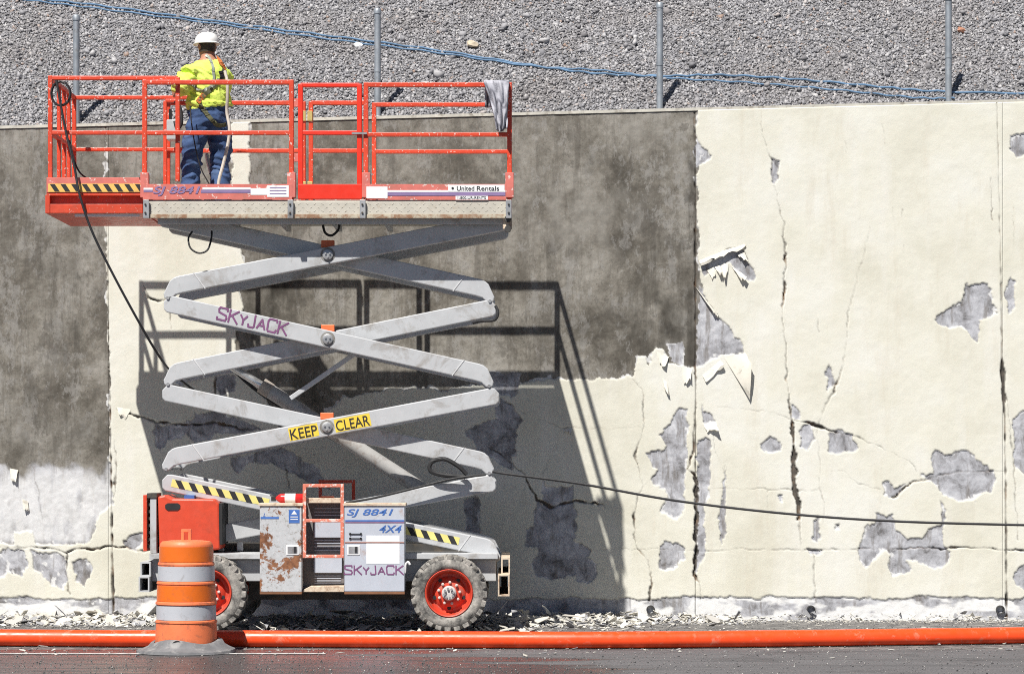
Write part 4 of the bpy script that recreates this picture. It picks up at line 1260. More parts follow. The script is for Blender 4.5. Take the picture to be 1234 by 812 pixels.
# wheels
def tyre_mats():
    m, nt, b = nodes_of("muddy_tyre")
    v = coords(nt)
    c = ramp(nt, noise(nt, v, 9, 9, 0.72), [(0.34, (0.035, 0.034, 0.032)), (0.43, (0.13, 0.124, 0.115)), (0.53, (0.27, 0.255, 0.23)), (0.66, (0.44, 0.41, 0.37))])
    nt.links.new(c, b.inputs["Base Color"])
    b.inputs["Roughness"].default_value = 0.9
    bump(nt, b, noise(nt, v, 60, 5), 0.4, 0.006)
    return m
tyre_m = tyre_mats()
RW = 0.402
def wheel(px, y_face, sgn, zc):
    """y_face: outer side; sgn -1 faces the camera"""
    cx = (px - CX) * DB / F
    w = 0.30
    e = empty("wheel", (cx, y_face, zc), lift)
    o = (cx, y_face, zc)
    ax = (0, -sgn, 0)      # inward axis = away from outer face
    prof = [(0.245, 0.03), (0.262, 0.005), (0.30, -0.004), (0.345, 0.004), (RW - 0.022, 0.035), (RW - 0.014, 0.07), (RW - 0.012, 0.15), (RW - 0.014, 0.23), (RW - 0.022, 0.265), (0.345, 0.296), (0.29, 0.30), (0.245, 0.27)]
    ty = MB().lathe(prof, o, ax, 56, closed=True).build("tyre", tyre_m, e, smooth=True, angle=50)
    lugs = MB()
    for k in range(24):
        for side in (0, 1):
            a = 2 * math.pi * (k + 0.5 * side) / 24
            da = 0.098
            ys_ = ((0.008, 0.145) if side == 0 else (0.155, 0.292))
            vs = []
            for r in (RW - 0.05, RW - 0.003):
                for (yy, off) in ((ys_[0], -0.4 if side == 0 else 0.4), (ys_[1], 0.4 if side == 0 else -0.4)):
                    for t in (-1, 1):
                        an = a + t * da * (0.75 if r > RW - 0.03 else 1.0) + off * 0.10
                        vs.append((cx + r * math.cos(an), y_face - sgn * yy, zc + r * math.sin(an)))
            lugs.add(vs, [(0, 1, 3, 2), (4, 6, 7, 5), (0, 4, 5, 1), (2, 3, 7, 6), (0, 2, 6, 4), (1, 5, 7, 3)])
    lg = lugs.build("tread", tyre_m, ty if False else e, bevel=0.006)
    rim = MB().lathe([(0.250, 0.012), (0.243, 0.004), (0.232, 0.012), (0.226, 0.05), (0.216, 0.115), (0.20, 0.135), (0.175, 0.135), (0.15, 0.105), (0.10, 0.085), (0.075, 0.085), (0.0751, 0.17), (0.25, 0.17)], o, ax, 40, closed=True).build("rim", worn("dusty_rim_red", (0.58, 0.055, 0.026), 0.5, var=0.12, dirt=(0.36, 0.20, 0.15), dirt_amt=0.35, dirt_scale=8), e, smooth=True, angle=40)
    hub = MB().lathe([(0.076, 0.12), (0.076, 0.03), (0.066, 0.018), (0.03, 0.016), (0.012, 0.012)], o, ax, 24).build("hub", worn("dusty_hub", (0.55, 0.52, 0.50), 0.6, var=0.2), e, smooth=True)
    for k in range(8):
        a = 2 * math.pi * k / 8 + 0.2
        MB().lathe([(0.014, 0.0), (0.014, 0.02)], (cx + 0.048 * math.cos(a), y_face - sgn * 0.012, zc + 0.048 * math.sin(a)), (0, sgn, 0), 6).build("hub_bolt", steel, e)
    for k in range(9):
        a = 2 * math.pi * k / 9 + 0.1
        MB().lathe([(0.016, 0.0), (0.016, 0.03), (0.008, 0.034)], (cx + 0.112 * math.cos(a), y_face - sgn * 0.088, zc + 0.112 * math.sin(a)), (0, sgn, 0), 6).build("lug_nut", worn("dusty_nut", (0.6, 0.5, 0.46), 0.6), e)
    for k in range(5):
        a = 2 * math.pi * k / 5 - 1.57
        MB().lathe([(0.022, 0.0), (0.022, 0.01)], (cx + 0.158 * math.cos(a), y_face - sgn * 0.113, zc + 0.158 * math.sin(a)), (0, sgn, 0), 12).build("rim_hole", black, e)
zc = 0.41
for px in (250, 541):
    wheel(px, DB, -1, zc)
    wheel(px, DB + 2.2, 1, zc - 0.035)

# ------------------------------------------------------------------ things on and around the lift
ex = empty("fire_extinguisher", P(348, 606, DP - 0.05))
tag(ex, "small red fire extinguisher lying on the rusty storage box", "extinguisher")
exr = worn("extinguisher_red", (0.62, 0.02, 0.02), 0.3, var=0.05)
c0, c1 = P(332, 600.2, DP - 0.08), P(366, 600.2, DP - 0.08)
Lx = c1.x - c0.x
MB().lathe([(0.012, 0), (0.028, 0.02), (0.048, 0.05), (0.050, 0.07), (0.050, Lx - 0.01), (0.044, Lx)], c0, (1, 0, 0), 20).build("cylinder", exr, ex, smooth=True)
MB().lathe([(0.0512, 0.10), (0.0512, 0.21)], c0, (1, 0, 0), 20).build("paper_label", white_s, ex, smooth=True)
MB().box(c0.x - 0.045, c0.x + 0.005, c0.y - 0.014, c0.y + 0.014, c0.z - 0.03, c0.z + 0.02).build("valve", ink, ex, bevel=0.004)
MB().bar((c0.x - 0.06, c0.y, c0.z + 0.03), (c0.x + 0.02, c0.y, c0.z + 0.026), 0.014).build("handle", ink, ex)

# jacket hung over the corner of the rail
def jacket():
    m, nt, b = nodes_of("grey_cotton")
    v = coords(nt, (1, 1, 1))
    w = N(nt, "ShaderNodeTexWave", wave_type='BANDS', bands_direction='DIAGONAL')
    w.inputs["Scale"].default_value = 2.0
    w.inputs["Distortion"].default_value = 2.5
    w.inputs["Detail"].default_value = 3
    nt.links.new(v, w.inputs["Vector"])
    c = ramp(nt, w.outputs["Fac"], [(0.0, (0.16, 0.16, 0.19)), (0.10, (0.33, 0.33, 0.37)), (0.5, (0.38, 0.38, 0.42)), (1, (0.42, 0.42, 0.46))])
    nt.links.new(c, b.inputs["Base Color"])
    b.inputs["Roughness"].default_value = 0.95
    bump(nt, b, noise(nt, v, 40, 4), 0.4, 0.01)
    n_s, n_t = 22, 30
    vs = []
    for i in range(n_t + 1):
        t = i / n_t                       # 0 on the inner side, over the rail at 0.25, down the outer side
        for j in range(n_s + 1):
            s = j / n_s
            if t < 0.25:
                k = t / 0.25
                yy = DP + 0.10 - 0.02 * k
                ypx = 128 - 30 * k
                xl, xr = 584, 612
            elif t < 0.32:
                k = (t - 0.25) / 0.07
                yy = DP + 0.08 - 0.12 * k
                ypx = 97.5 - 1.2 * math.sin(k * math.pi)
                xl, xr = 583, 613
            else:
                k = (t - 0.32) / 0.68
                yy = DP - 0.045 - 0.03 * k
                ypx = 98 + 63 * k - 6 * k * (1 - s) + 4 * k * math.sin(5 * s)
                xl, xr = 583 + 15 * k ** 0.8, 613 - 3 * k ** 2
            fold = 0.055 * math.sin(s * 9 + t * 4.5) * (0.25 + abs(t - 0.28)) + 0.012 * math.sin(s * 19 - t * 11)
            p = P(xl + (xr - xl) * s, ypx, DP)
            vs.append((p.x, yy - abs(fold) * 1.6 * (1 if t > 0.3 else -1), p.z))
    W = n_s + 1
    fs = [(i * W + j, i * W + j + 1, (i + 1) * W + j + 1, (i + 1) * W + j) for i in range(n_t) for j in range(n_s)]
    o = MB().add(vs, fs).build("jacket", m, smooth=True, angle=80)
    so = o.modifiers.new("thickness", 'SOLIDIFY')
    so.thickness = 0.014
    tag(o, "grey jacket draped over the corner of the red guard rail", "jacket")
jacket()

# cables
cb = worn("black_cable", (0.02, 0.02, 0.022), 0.5, var=0.2)
def cable(pts, r, label, name="cable", n=8):
    o = MB().tube(catmull(pts, n), r, 8).build(name, cb, smooth=True)
    tag(o, label, "cable")
    return o
cable([L(68, 97, .0), L(74, 130, -.01), L(80, 160, -.02), L(90, 200, -.04), L(97, 235, -.06), L(110, 275, -.05), L(130, 318, -.02), L(160, 376, 0.05), L(186, 425, .25), L(200, 448, .60), L(225, 470, .9)], 0.013, "black cable hanging from the platform's left end down to the crossed arms")
coil = []
for k in range(60):
    a = k * 0.36
    coil.append((L(72 + 11.5 * math.sin(a), 112 + 14.5 * math.cos(a), 0.03 + 0.001 * k).x, DP + 0.04 + 0.0009 * k, L(0, 112 + 14.5 * math.cos(a)).z))
o = MB().tube(coil, 0.011, 6).build("cable_coil", cb, smooth=True)
tag(o, "small coil of black cable hung at the platform's top left corner", "cable")
cable([L(78, 165, .3), L(86, 196, .3), L(97, 210, .35), L(120, 218, .5)], 0.010, "thin black cord looping inside the platform's left end")
cable([L(593, 568, .3), L(610, 571, .3), L(700, 583, .3), L(820, 604, .25), L(960, 620, .2), L(1100, 629, .15), L(1300, 634, .1)], 0.0135, "long black cable running from the lift to the right across the wall", n=14)

# orange pipe on the road
def pipe():
    m = worn("orange_plastic_pipe", (0.93, 0.078, 0.014), 0.36, var=0.06, dirt=(0.70, 0.30, 0.20), dirt_amt=0.18, dirt_scale=10, bmp=0.03)
    pts = []
    for x, yb in ((-600, 776), (-300, 777.5), (0, 778.3), (150, 779.3), (300, 779.6), (450, 780.4), (600, 781), (720, 781.2), (850, 780.2), (1000, 778.5), (1120, 776.8), (1234, 775.2), (1500, 772), (1800, 769)):
        D = ground_D(yb) + 0.02
        pts.append(((x - CX) * D / F, D, 0.082))
    o = MB().tube(catmull(pts, 8), 0.080, 24).build("pipe", m, smooth=True)
    tag(o, "long orange plastic pipe lying along the edge of the road", "pipe")
pipe()

# drum
def drum():
    D = 25.0
    c = P(224.5, 785, D)
    zg = 0.004
    e = empty("traffic_drum", (c.x, D, 0))
    tag(e, "orange traffic drum with white bands standing before the pipe", "traffic drum")
    og = worn("drum_orange_plain", (0.80, 0.19, 0.025), 0.45, var=0.06, dirt=(0.35, 0.17, 0.10), dirt_amt=0.10, dirt_scale=9)
    og2 = worn("drum_faded_orange", (0.82, 0.20, 0.075), 0.55, var=0.08, dirt=(0.20, 0.10, 0.07), dirt_amt=0.36, dirt_scale=8)
    osh = worn("reflective_orange", (0.74, 0.15, 0.012), 0.38, var=0.07, dirt=(0.42, 0.12, 0.04), dirt_amt=0.22, dirt_scale=9)
    wsh = worn("reflective_white", (0.48, 0.49, 0.52), 0.4, var=0.05, dirt=(0.27, 0.25, 0.24), dirt_amt=0.3, dirt_scale=9)
    s = F / D
    def z(y):
        return (785 - y) / s + zg
    o = (c.x, D, 0)
    body = [(37.0, 783), (37.2, 775), (36.6, 757), (36.2, 750), (37.2, 748.8), (37.0, 747), (35.4, 746), (35.4, 728), (37, 727), (36.6, 724.5), (35, 723.5), (34.6, 704), (35.6, 702.5), (35.2, 700.5), (33.8, 699.5), (33.4, 681), (34.2, 679.5), (33.6, 677.5), (32.4, 676.5), (31.8, 657), (31.2, 654.5), (29, 652), (20, 650.8), (8, 650.4)]
    MB().lathe([(r / s, z(y)) for r, y in body], o, (0, 0, 1), 48).build("body", og2, e, smooth=True, angle=30)
    for y0_, y1_, r0, r1, mt in ((728.5, 745.5, 35.4, 35.4, wsh), (704.5, 723, 34.65, 35.0, osh), (681.5, 699, 33.45, 33.8, wsh), (658, 676, 31.85, 32.4, osh)):
        MB().lathe([(r1 / s + 0.0035, z(y1_)), (r0 / s + 0.0035, z(y0_))], o, (0, 0, 1), 48).build("reflective_band", mt, e, smooth=True, angle=30)
    hx = c.x
    t = 1.0 / s
    h = MB()
    h.box(hx - 6 * t, hx - 2.5 * t, D - 0.02, D + 0.02, z(651), z(641))
    h.box(hx + 2.5 * t, hx + 6 * t, D - 0.02, D + 0.02, z(651), z(641))
    h.box(hx - 6 * t, hx + 6 * t, D - 0.02, D + 0.02, z(641), z(637.5))
    h.build("handle", og2, e, bevel=0.004)
    rb = worn("grey_rubber_base", (0.16, 0.16, 0.165), 0.8, var=0.25, dirt=(0.32, 0.31, 0.30), dirt_amt=0.4)
    bs = MB()
    prof = [(0.30, 0.115), (0.335, 0.105), (0.36, 0.07), (0.41, 0.045), (0.455, 0.03), (0.462, 0.004), (0.30, 0.004)]
    bs.lathe(prof, o, (0, 0, 1), 56, closed=True)
    bs.v = [(x, y, zz * (1 + 0.18 * math.sin(3 * math.atan2(y - D, x - c.x) + 1)) if zz > 0.01 else zz) for x, y, zz in bs.v]
    bs.build("rubber_base", rb, e, smooth=True, angle=40)
    MB().prism([(c.x + (-6 + 5.5 * math.cos(a)) / s, 0.095 + 4.5 * max(0, math.sin(a)) / s) for a in np.linspace(0, math.pi, 9)], D - 0.335, D - 0.28).build("base_notch", black, e)
drum()

# ------------------------------------------------------------------ worker
def worker():
    DPN = 28.75
    zdeck = L(0, 241).z
    base = Vector((P(251, 200, DPN).x, DPN, zdeck))
    yaw = math.radians(30)
    R = Matrix.Rotation(yaw, 3, 'Z')
    mb = MB()
    def loft(rings, n=18):
        """rings: (centre, rx, ry) horizontal ellipses"""
        vs = []
        for (cx, cy, cz), rx, ry in rings:
            for k in range(n):
                a = 2 * math.pi * k / n
                vs.append((cx + rx * math.cos(a), cy + ry * math.sin(a), cz))
        fs = [(i * n + k, i * n + (k + 1) % n, (i + 1) * n + (k + 1) % n, (i + 1) * n + k) for i in range(len(rings) - 1) for k in range(n)]
        fs += [tuple(range(n - 1, -1, -1)), tuple((len(rings) - 1) * n + k for k in range(n))]
        mb.add(vs, fs)
    # torso from the hips to the neck, loose shirt
    loft([((0, 0.0, 0.80), 0.15, 0.12), ((0, -0.01, 0.88), 0.195, 0.155), ((0, -0.012, 0.97), 0.205, 0.165), ((0, 0, 1.05), 0.205, 0.155), ((0, 0.0, 1.12), 0.215, 0.16),
          ((0, 0.0, 1.22), 0.215, 0.155), ((0, 0.0, 1.34), 0.22, 0.15), ((0, 0.005, 1.43), 0.22, 0.14), ((0, 0.01, 1.50), 0.195, 0.12), ((0, 0.015, 1.55), 0.135, 0.10), ((0, 0.025, 1.59), 0.078, 0.075), ((0, 0.035, 1.66), 0.064, 0.064)])
    # head with jaw, nose and ears
    hc = Vector((-0.01, 0.05, 1.725))
    loft([((hc.x, hc.y + 0.02, hc.z - 0.125), 0.03, 0.035), ((hc.x, hc.y + 0.02, hc.z - 0.105), 0.052, 0.062), ((hc.x, hc.y + 0.005, hc.z - 0.06), 0.070, 0.088), ((hc.x, hc.y, hc.z), 0.078, 0.098), ((hc.x, hc.y, hc.z + 0.06), 0.072, 0.092), ((hc.x, hc.y, hc.z + 0.10), 0.045, 0.06), ((hc.x, hc.y, hc.z + 0.115), 0.015, 0.02)])
    loft([((hc.x, hc.y + 0.10, hc.z - 0.035), 0.018, 0.022), ((hc.x, hc.y + 0.095, hc.z), 0.012, 0.014), ((hc.x, hc.y + 0.088, hc.z + 0.02), 0.008, 0.01)], 10)
    for sx in (-1, 1):
        loft([((hc.x + sx * 0.080, hc.y - 0.01, hc.z - 0.04), 0.010, 0.014), ((hc.x + sx * 0.086, hc.y - 0.012, hc.z - 0.01), 0.013, 0.024), ((hc.x + sx * 0.085, hc.y - 0.012, hc.z + 0.015), 0.010, 0.018)], 10)
    # legs in loose jeans
    for sx, fx in ((-1, -0.185), (1, 0.155)):
        loft([((sx * 0.095, 0, 0.92), 0.115, 0.145), ((sx * 0.105, 0.0, 0.80), 0.118, 0.135), ((sx * 0.118 + (fx + sx * 0.1) * 0.1, 0.01, 0.65), 0.108, 0.118), ((0.5 * fx + sx * 0.06, 0.02, 0.48), 0.094, 0.10), ((0.8 * fx + sx * 0.02, 0.0, 0.30), 0.092, 0.098), ((fx, -0.01, 0.12), 0.094, 0.10), ((fx, -0.005, 0.05), 0.098, 0.108)])
    # arms: upper arm in a wide sleeve, bare forearm reaching forward
    def limb(pts, rs):
        mb.tube(catmull(pts, 4), [rs[0] + (rs[-1] - rs[0]) * 0 for _ in range(0)] or list(np.interp(np.linspace(0, len(rs) - 1, 4 * (len(pts) - 1) + 1), range(len(rs)), rs)), 14)
    limb([(-0.15, 0.0, 1.455), (-0.22, -0.02, 1.40), (-0.27, -0.03, 1.29), (-0.285, 0.0, 1.20)], [0.075, 0.10, 0.108, 0.095])
    limb([(-0.28, -0.01, 1.23), (-0.26, 0.12, 1.22), (-0.22, 0.27, 1.25)], [0.052, 0.045, 0.033])
    limb([(0.14, 0.0, 1.455), (0.19, 0.06, 1.39), (0.195, 0.14, 1.29), (0.17, 0.20, 1.24)], [0.07, 0.085, 0.088, 0.08])
    limb([(0.18, 0.17, 1.25), (0.13, 0.29, 1.23), (0.06, 0.36, 1.26)], [0.052, 0.045, 0.033])
    # hands: palm, four fingers curled round the tool and a thumb
    for (wx, wy, wz, sx) in ((-0.22, 0.27, 1.25, -1), (0.06, 0.36, 1.26, 1)):
        loft([((wx, wy + 0.03, wz - 0.045), 0.022, 0.045), ((wx, wy + 0.05, wz), 0.024, 0.05), ((wx, wy + 0.05, wz + 0.035), 0.02, 0.04)], 12)
        for k, ln in enumerate((0.9, 1.0, 0.95, 0.8)):
            zz = wz + 0.036 - k * 0.026
            mb.tube([(wx, wy + 0.08, zz), (wx - sx * 0.01, wy + 0.125 * ln, zz), (wx - sx * 0.04, wy + 0.13 * ln, zz - 0.004), (wx - sx * 0.05, wy + 0.105, zz - 0.006)], [0.0105, 0.010, 0.009, 0.008], 8)
        mb.tube([(wx, wy + 0.03, wz + 0.03), (wx - sx * 0.035, wy + 0.06, wz + 0.045), (wx - sx * 0.05, wy + 0.095, wz + 0.04)], [0.013, 0.011, 0.009], 8)
    me = mb.mesh("person_base")
    tmp = bpy.data.objects.new("person_tmp", me)
    COL.objects.link(tmp)
    rm = tmp.modifiers.new("r", 'REMESH')
    rm.mode = 'VOXEL'
    rm.voxel_size = 0.0115
    sm = tmp.modifiers.new("s", 'SMOOTH')
    sm.factor = 0.5
    sm.iterations = 5
    me2 = bpy.data.meshes.new_from_object(tmp.evaluated_get(bpy.context.evaluated_depsgraph_get()))
    COL.objects.unlink(tmp)
    bpy.data.objects.remove(tmp)
    n = len(me2.vertices)
    co = np.empty(n * 3, dtype=np.float32)
    me2.vertices.foreach_get("co", co)
    co = co.reshape(-1, 3).astype(np.float64)
    nr = np.empty(n * 3, dtype=np.float32)
    me2.vertices.foreach_get("normal", nr)
    nr = nr.reshape(-1, 3)
    x, y, z = co.T
    # cloth folds: shirt hangs in soft folds, jeans bunch at knee and ankle
    def is_shirt():
        body = (z > 1.06 + 0.03 * np.sin(5 * x)) & (z < 1.575)
        fore = ((x < -0.12) & (y > 0.055) & (z < 1.31)) | ((x > 0.02) & (y > 0.25)) | ((y > 0.25))
        return body & ~fore
    shirt = is_shirt()
    jeans = (z < 1.09) & ~shirt & (np.abs(x) < 0.34) & (y < 0.20)
    f1 = fbm(x * 7 + y * 5 + 3, z * 13 + x * 9, 3, 4)
    f2 = fbm(x * 10 + y * 9 + 40, z * 22 + 8 * np.abs(x), 9, 3)
    disp = np.where(shirt, 0.040 * f1 + 0.008 * np.sin(22 * z + 24 * x + 14 * f1), 0) + np.where(jeans, 0.042 * f2 + 0.004 * np.sin(41 * z + 26 * x + 9 * f2) * smooth(0.75, 0.35, z), 0)
    disp = np.where(shirt & (z < 1.12), disp + 0.018, disp)
    co = co + nr * disp[:, None]
    # lean and turn, then stand on the deck
    co[:, 0] += 0.02 * (co[:, 2] - 1.0)
    rot = np.array(R) @ np.diag([1.12, 1.10, 1.0])
    wco = co @ rot.T + np.array(base)
    me2.vertices.foreach_set("co", wco.astype(np.float32).ravel())
    # materials by region
    me2.materials.clear()
    skin = worn("skin", (0.44, 0.21, 0.13), 0.55, var=0.10, bmp=0.05)
    hv, nt, b = nodes_of("hi_vis_shirt")
    v = coords(nt)
    nt.links.new(ramp(nt, noise(nt, v, 6, 5), [(0.3, (0.60, 0.76, 0.10)), (0.7, (0.74, 0.88, 0.17))]), b.inputs["Base Color"])
    b.inputs["Roughness"].default_value = 0.85
    bump(nt, b, noise(nt, v, 22, 5, 0.6), 0.35, 0.02)
    jn, nt, b = nodes_of("denim")
    v = coords(nt)
    c = ramp(nt, noise(nt, v, 5, 8, 0.65), [(0.3, (0.020, 0.045, 0.115)), (0.55, (0.042, 0.082, 0.19)), (0.75, (0.085, 0.14, 0.26))])
    nt.links.new(c, b.inputs["Base Color"])
    b.inputs["Roughness"].default_value = 0.9
    bump(nt, b, noise(nt, v, 18, 6, 0.65), 0.5, 0.02)
    for mm in (skin, hv, jn):
        me2.materials.append(mm)
    cls = np.where(shirt, 1, np.where(jeans, 2, 0)).astype(np.int32)
    nq = len(me2.polygons)
    ls = np.empty(nq, dtype=np.int32)
    me2.polygons.foreach_get("loop_start", ls)
    lv = np.empty(len(me2.loops), dtype=np.int32)
    me2.loops.foreach_get("vertex_index", lv)
    me2.polygons.foreach_set("material_index", cls[lv[ls]])
    me2.polygons.foreach_set("use_smooth", np.ones(nq, dtype=bool))
    me2.update()
    me2.name = "person"
    body = bpy.data.objects.new("person", me2)
    COL.objects.link(body)
    tag(body, "person in yellow high-visibility shirt, blue jeans and white hard hat facing the wall", "person")
    def W(p):
        return R @ Vector((p[0] * 1.12, p[1] * 1.10, p[2])) + base
    def place(m):
        m.v = [tuple(W(Vector(p) + Vector((0.02 * (p[2] - 1.0), 0, 0)))) for p in m.v]
        return m
    # hard hat with brim, hair below it
    hat = worn("white_hard_hat", (0.80, 0.79, 0.76), 0.35, var=0.04, bmp=0.02)
    hz = hc.z + 0.03
    m = MB()
    m.lathe([(0.112, 0.0), (0.114, 0.03), (0.108, 0.06), (0.09, 0.095), (0.06, 0.117), (0.02, 0.125)], (hc.x, hc.y, hz), (0, 0, 1), 28)
    m.v = [(px, hc.y + (py - hc.y) * 1.16, pz) for px, py, pz in m.v]
    ho = place(m).build("hard_hat", hat, body, smooth=True, angle=60)
    m = MB()
    m.lathe([(0.104, 0.0), (0.123, -0.006), (0.125, 0.002), (0.112, 0.014)], (hc.x, hc.y, hz), (0, 0, 1), 28, closed=True)
    m.v = [(px, hc.y + (py - hc.y) * (1.16 if py < hc.y else 1.36), pz) for px, py, pz in m.v]
    place(m).build("brim", hat, ho, smooth=True)
    m = MB()
    m.bar((hc.x, hc.y - 0.125, hz + 0.02), (hc.x, hc.y - 0.02, hz + 0.127), 0.02, 0.012, (0, 0, 1))
    place(m).build("ridge", hat, ho, bevel=0.004)
    hair = worn("dark_hair", (0.05, 0.035, 0.025), 0.7, var=0.3, bscale=220, bmp=0.5)
    m = MB()
    vs = []
    nn, mm_ = 18, 5
    for i in range(mm_ + 1):
        t = i / mm_
        for k in range(nn + 1):
            a = math.pi * (1.0 + k / nn)         # the back half of the head
            rr = 1.05 - 0.10 * t * t
            vs.append((hc.x + 0.080 * rr * math.cos(a), hc.y + 0.100 * rr * math.sin(a), hz + 0.01 - 0.105 * t))
    m.add(vs, [(i * (nn + 1) + k, i * (nn + 1) + k + 1, (i + 1) * (nn + 1) + k + 1, (i + 1) * (nn + 1) + k) for i in range(mm_) for k in range(nn)])
    place(m).build("hair", hair, body, smooth=True)
    # eyes, under the brim on the far side
    for sx in (-1, 1):
        m = MB()
        m.lathe([(0.004, -0.01), (0.011, -0.004), (0.012, 0.002), (0.008, 0.008)], (hc.x + sx * 0.031, hc.y + 0.083, hc.z), (0, 1, 0), 10)
        place(m).build("eye", worn("eye_white", (0.7, 0.68, 0.65), 0.3), body, smooth=True)
    # boots
    bt = worn("brown_boot", (0.13, 0.075, 0.04), 0.7, var=0.2)
    for fx, tw in ((-0.185, 0.15), (0.155, -0.12)):
        m = MB()
        vs = []
        ring = 16
        for zz, l0, l1, w in ((0.0, -0.11, 0.20, 0.055), (0.03, -0.115, 0.205, 0.058), (0.07, -0.10, 0.16, 0.054), (0.11, -0.085, 0.06, 0.052), (0.16, -0.08, 0.05, 0.052)):
            for k in range(ring):
                a = 2 * math.pi * k / ring
                yy = (l0 + l1) / 2 + (l1 - l0) / 2 * math.sin(a)
                xx = w * math.cos(a) * (1.0 if yy < 0.1 else 0.95)
                vs.append((fx + xx * math.cos(tw) - yy * math.sin(tw), xx * math.sin(tw) + yy * math.cos(tw), zz + 0.002))
        fs = [(i * ring + k, i * ring + (k + 1) % ring, (i + 1) * ring + (k + 1) % ring, (i + 1) * ring + k) for i in range(4) for k in range(ring)]
        fs += [tuple(range(ring - 1, -1, -1)), tuple(4 * ring + k for k in range(ring))]
        m.add(vs, fs)
        place(m).build("boot", bt, body, smooth=True, angle=50)
    # harness webbing laid on the body
    bm = bmesh.new()
    bm.from_mesh(me2)
    tree = BVHTree.FromBMesh(bm)
    bm.free()
    eye = Vector((0, 0, CAMH))
    def strap(pts, width, mat, name, off=0.010):
        dense = catmull([(a, b, 0) for a, b in pts], 8)
        cs_ = []
        for p in dense:
            d = (P(p.x, p.y, 20) - eye).normalized()
            hit = tree.ray_cast(eye, d)
            if hit[0] is not None:
                cs_.append((hit[0] + hit[1] * off, hit[1]))
        m = MB()
        # even out the little bumps
        cen = [c for c, _ in cs_]
        cen = [(cen[max(i - 1, 0)] + cen[i] * 2 + cen[min(i + 1, len(cen) - 1)]) / 4 for i in range(len(cen))]
        vs = []
        for i, c in enumerate(cen):
            t = (cen[min(i + 1, len(cen) - 1)] - cen[max(i - 1, 0)]).normalized()
            nn_ = cs_[i][1]
            s = t.cross(nn_).normalized()
            for a, h in ((-1, 0), (1, 0), (1, 0.004), (-1, 0.004)):
                vs.append(c + s * a * width / 2 + nn_ * h)
        k = len(cen)
        fs = []
        for i in range(k - 1):
            for j in range(4):
                fs.append((i * 4 + j, i * 4 + (j + 1) % 4, (i + 1) * 4 + (j + 1) % 4, (i + 1) * 4 + j))
        fs += [(3, 2, 1, 0), tuple((k - 1) * 4 + j for j in range(4))]
        m.add(vs, fs)
        return m.build(name, mat, body)
    sil = worn("reflective_tape", (0.30, 0.33, 0.27), 0.4, var=0.1)
    olive = worn("olive_webbing", (0.10, 0.10, 0.05), 0.9, var=0.2)
    orw = worn("orange_webbing", (0.50, 0.14, 0.03), 0.8, var=0.15)
    beige = worn("beige_webbing", (0.55, 0.50, 0.43), 0.85, var=0.12)
    strap([(248, 67), (253, 72), (256.5, 83), (257, 97), (254, 106)], 0.030, sil, "reflective_stripe")
    strap([(259, 67), (266, 76), (270, 84), (268, 94)], 0.040, orw, "harness_strap")
    strap([(225, 97), (231, 103), (238, 108), (246, 109), (255, 104), (264, 95)], 0.034, sil, "reflective_stripe")
    strap([(269, 84), (268, 92), (263, 99), (254, 108), (246, 115), (239, 122)], 0.042, olive, "harness_strap")
    strap([(246, 114), (242, 119), (238, 124)], 0.055, orw, "hip_pad")
    strap([(241, 126), (246, 133), (251, 140), (257, 147), (263, 151), (272, 150)], 0.045, olive, "leg_strap")
    strap([(266, 86), (267, 90), (268, 95)], 0.075, ink, "harness_pad", 0.012)
    m = MB()
    lan = [P(271, 86, 28.5), P(274, 100, 28.46), P(274, 118, 28.47), P(273.5, 136, 28.50), P(276.5, 154, 28.48), P(275, 172, 28.48), P(269, 198, 28.46), P(264, 217, 28.44), P(262, 236, 28.44)]
    m.tube(catmull(lan, 6), 0.017, 8).build("lanyard", beige, body, smooth=True)
    m = MB()
    m.tube(catmull([P(229, 128, 28.42), P(231, 150, 28.40), P(236, 180, 28.40), P(243, 205, 28.42), P(252, 222, 28.45), P(258, 238, 28.48)], 6), 0.007, 6).build("cord", ink, body, smooth=True)
    return body
worker()
# white hose lying at the worker's feet, seen between the legs
MB_h = MB().tube(catmull([P(249, 186, 29.05), P(252, 200, 29.0), P(256, 215, 28.95), P(258, 228, 28.9), P(252, 240, 28.8), P(240, 246, 28.7)], 6), 0.022, 8).build("spray_hose", worn("white_hose", (0.70, 0.68, 0.63), 0.5), smooth=True)
tag(MB_h, "white hose on the platform behind the worker's legs", "hose")

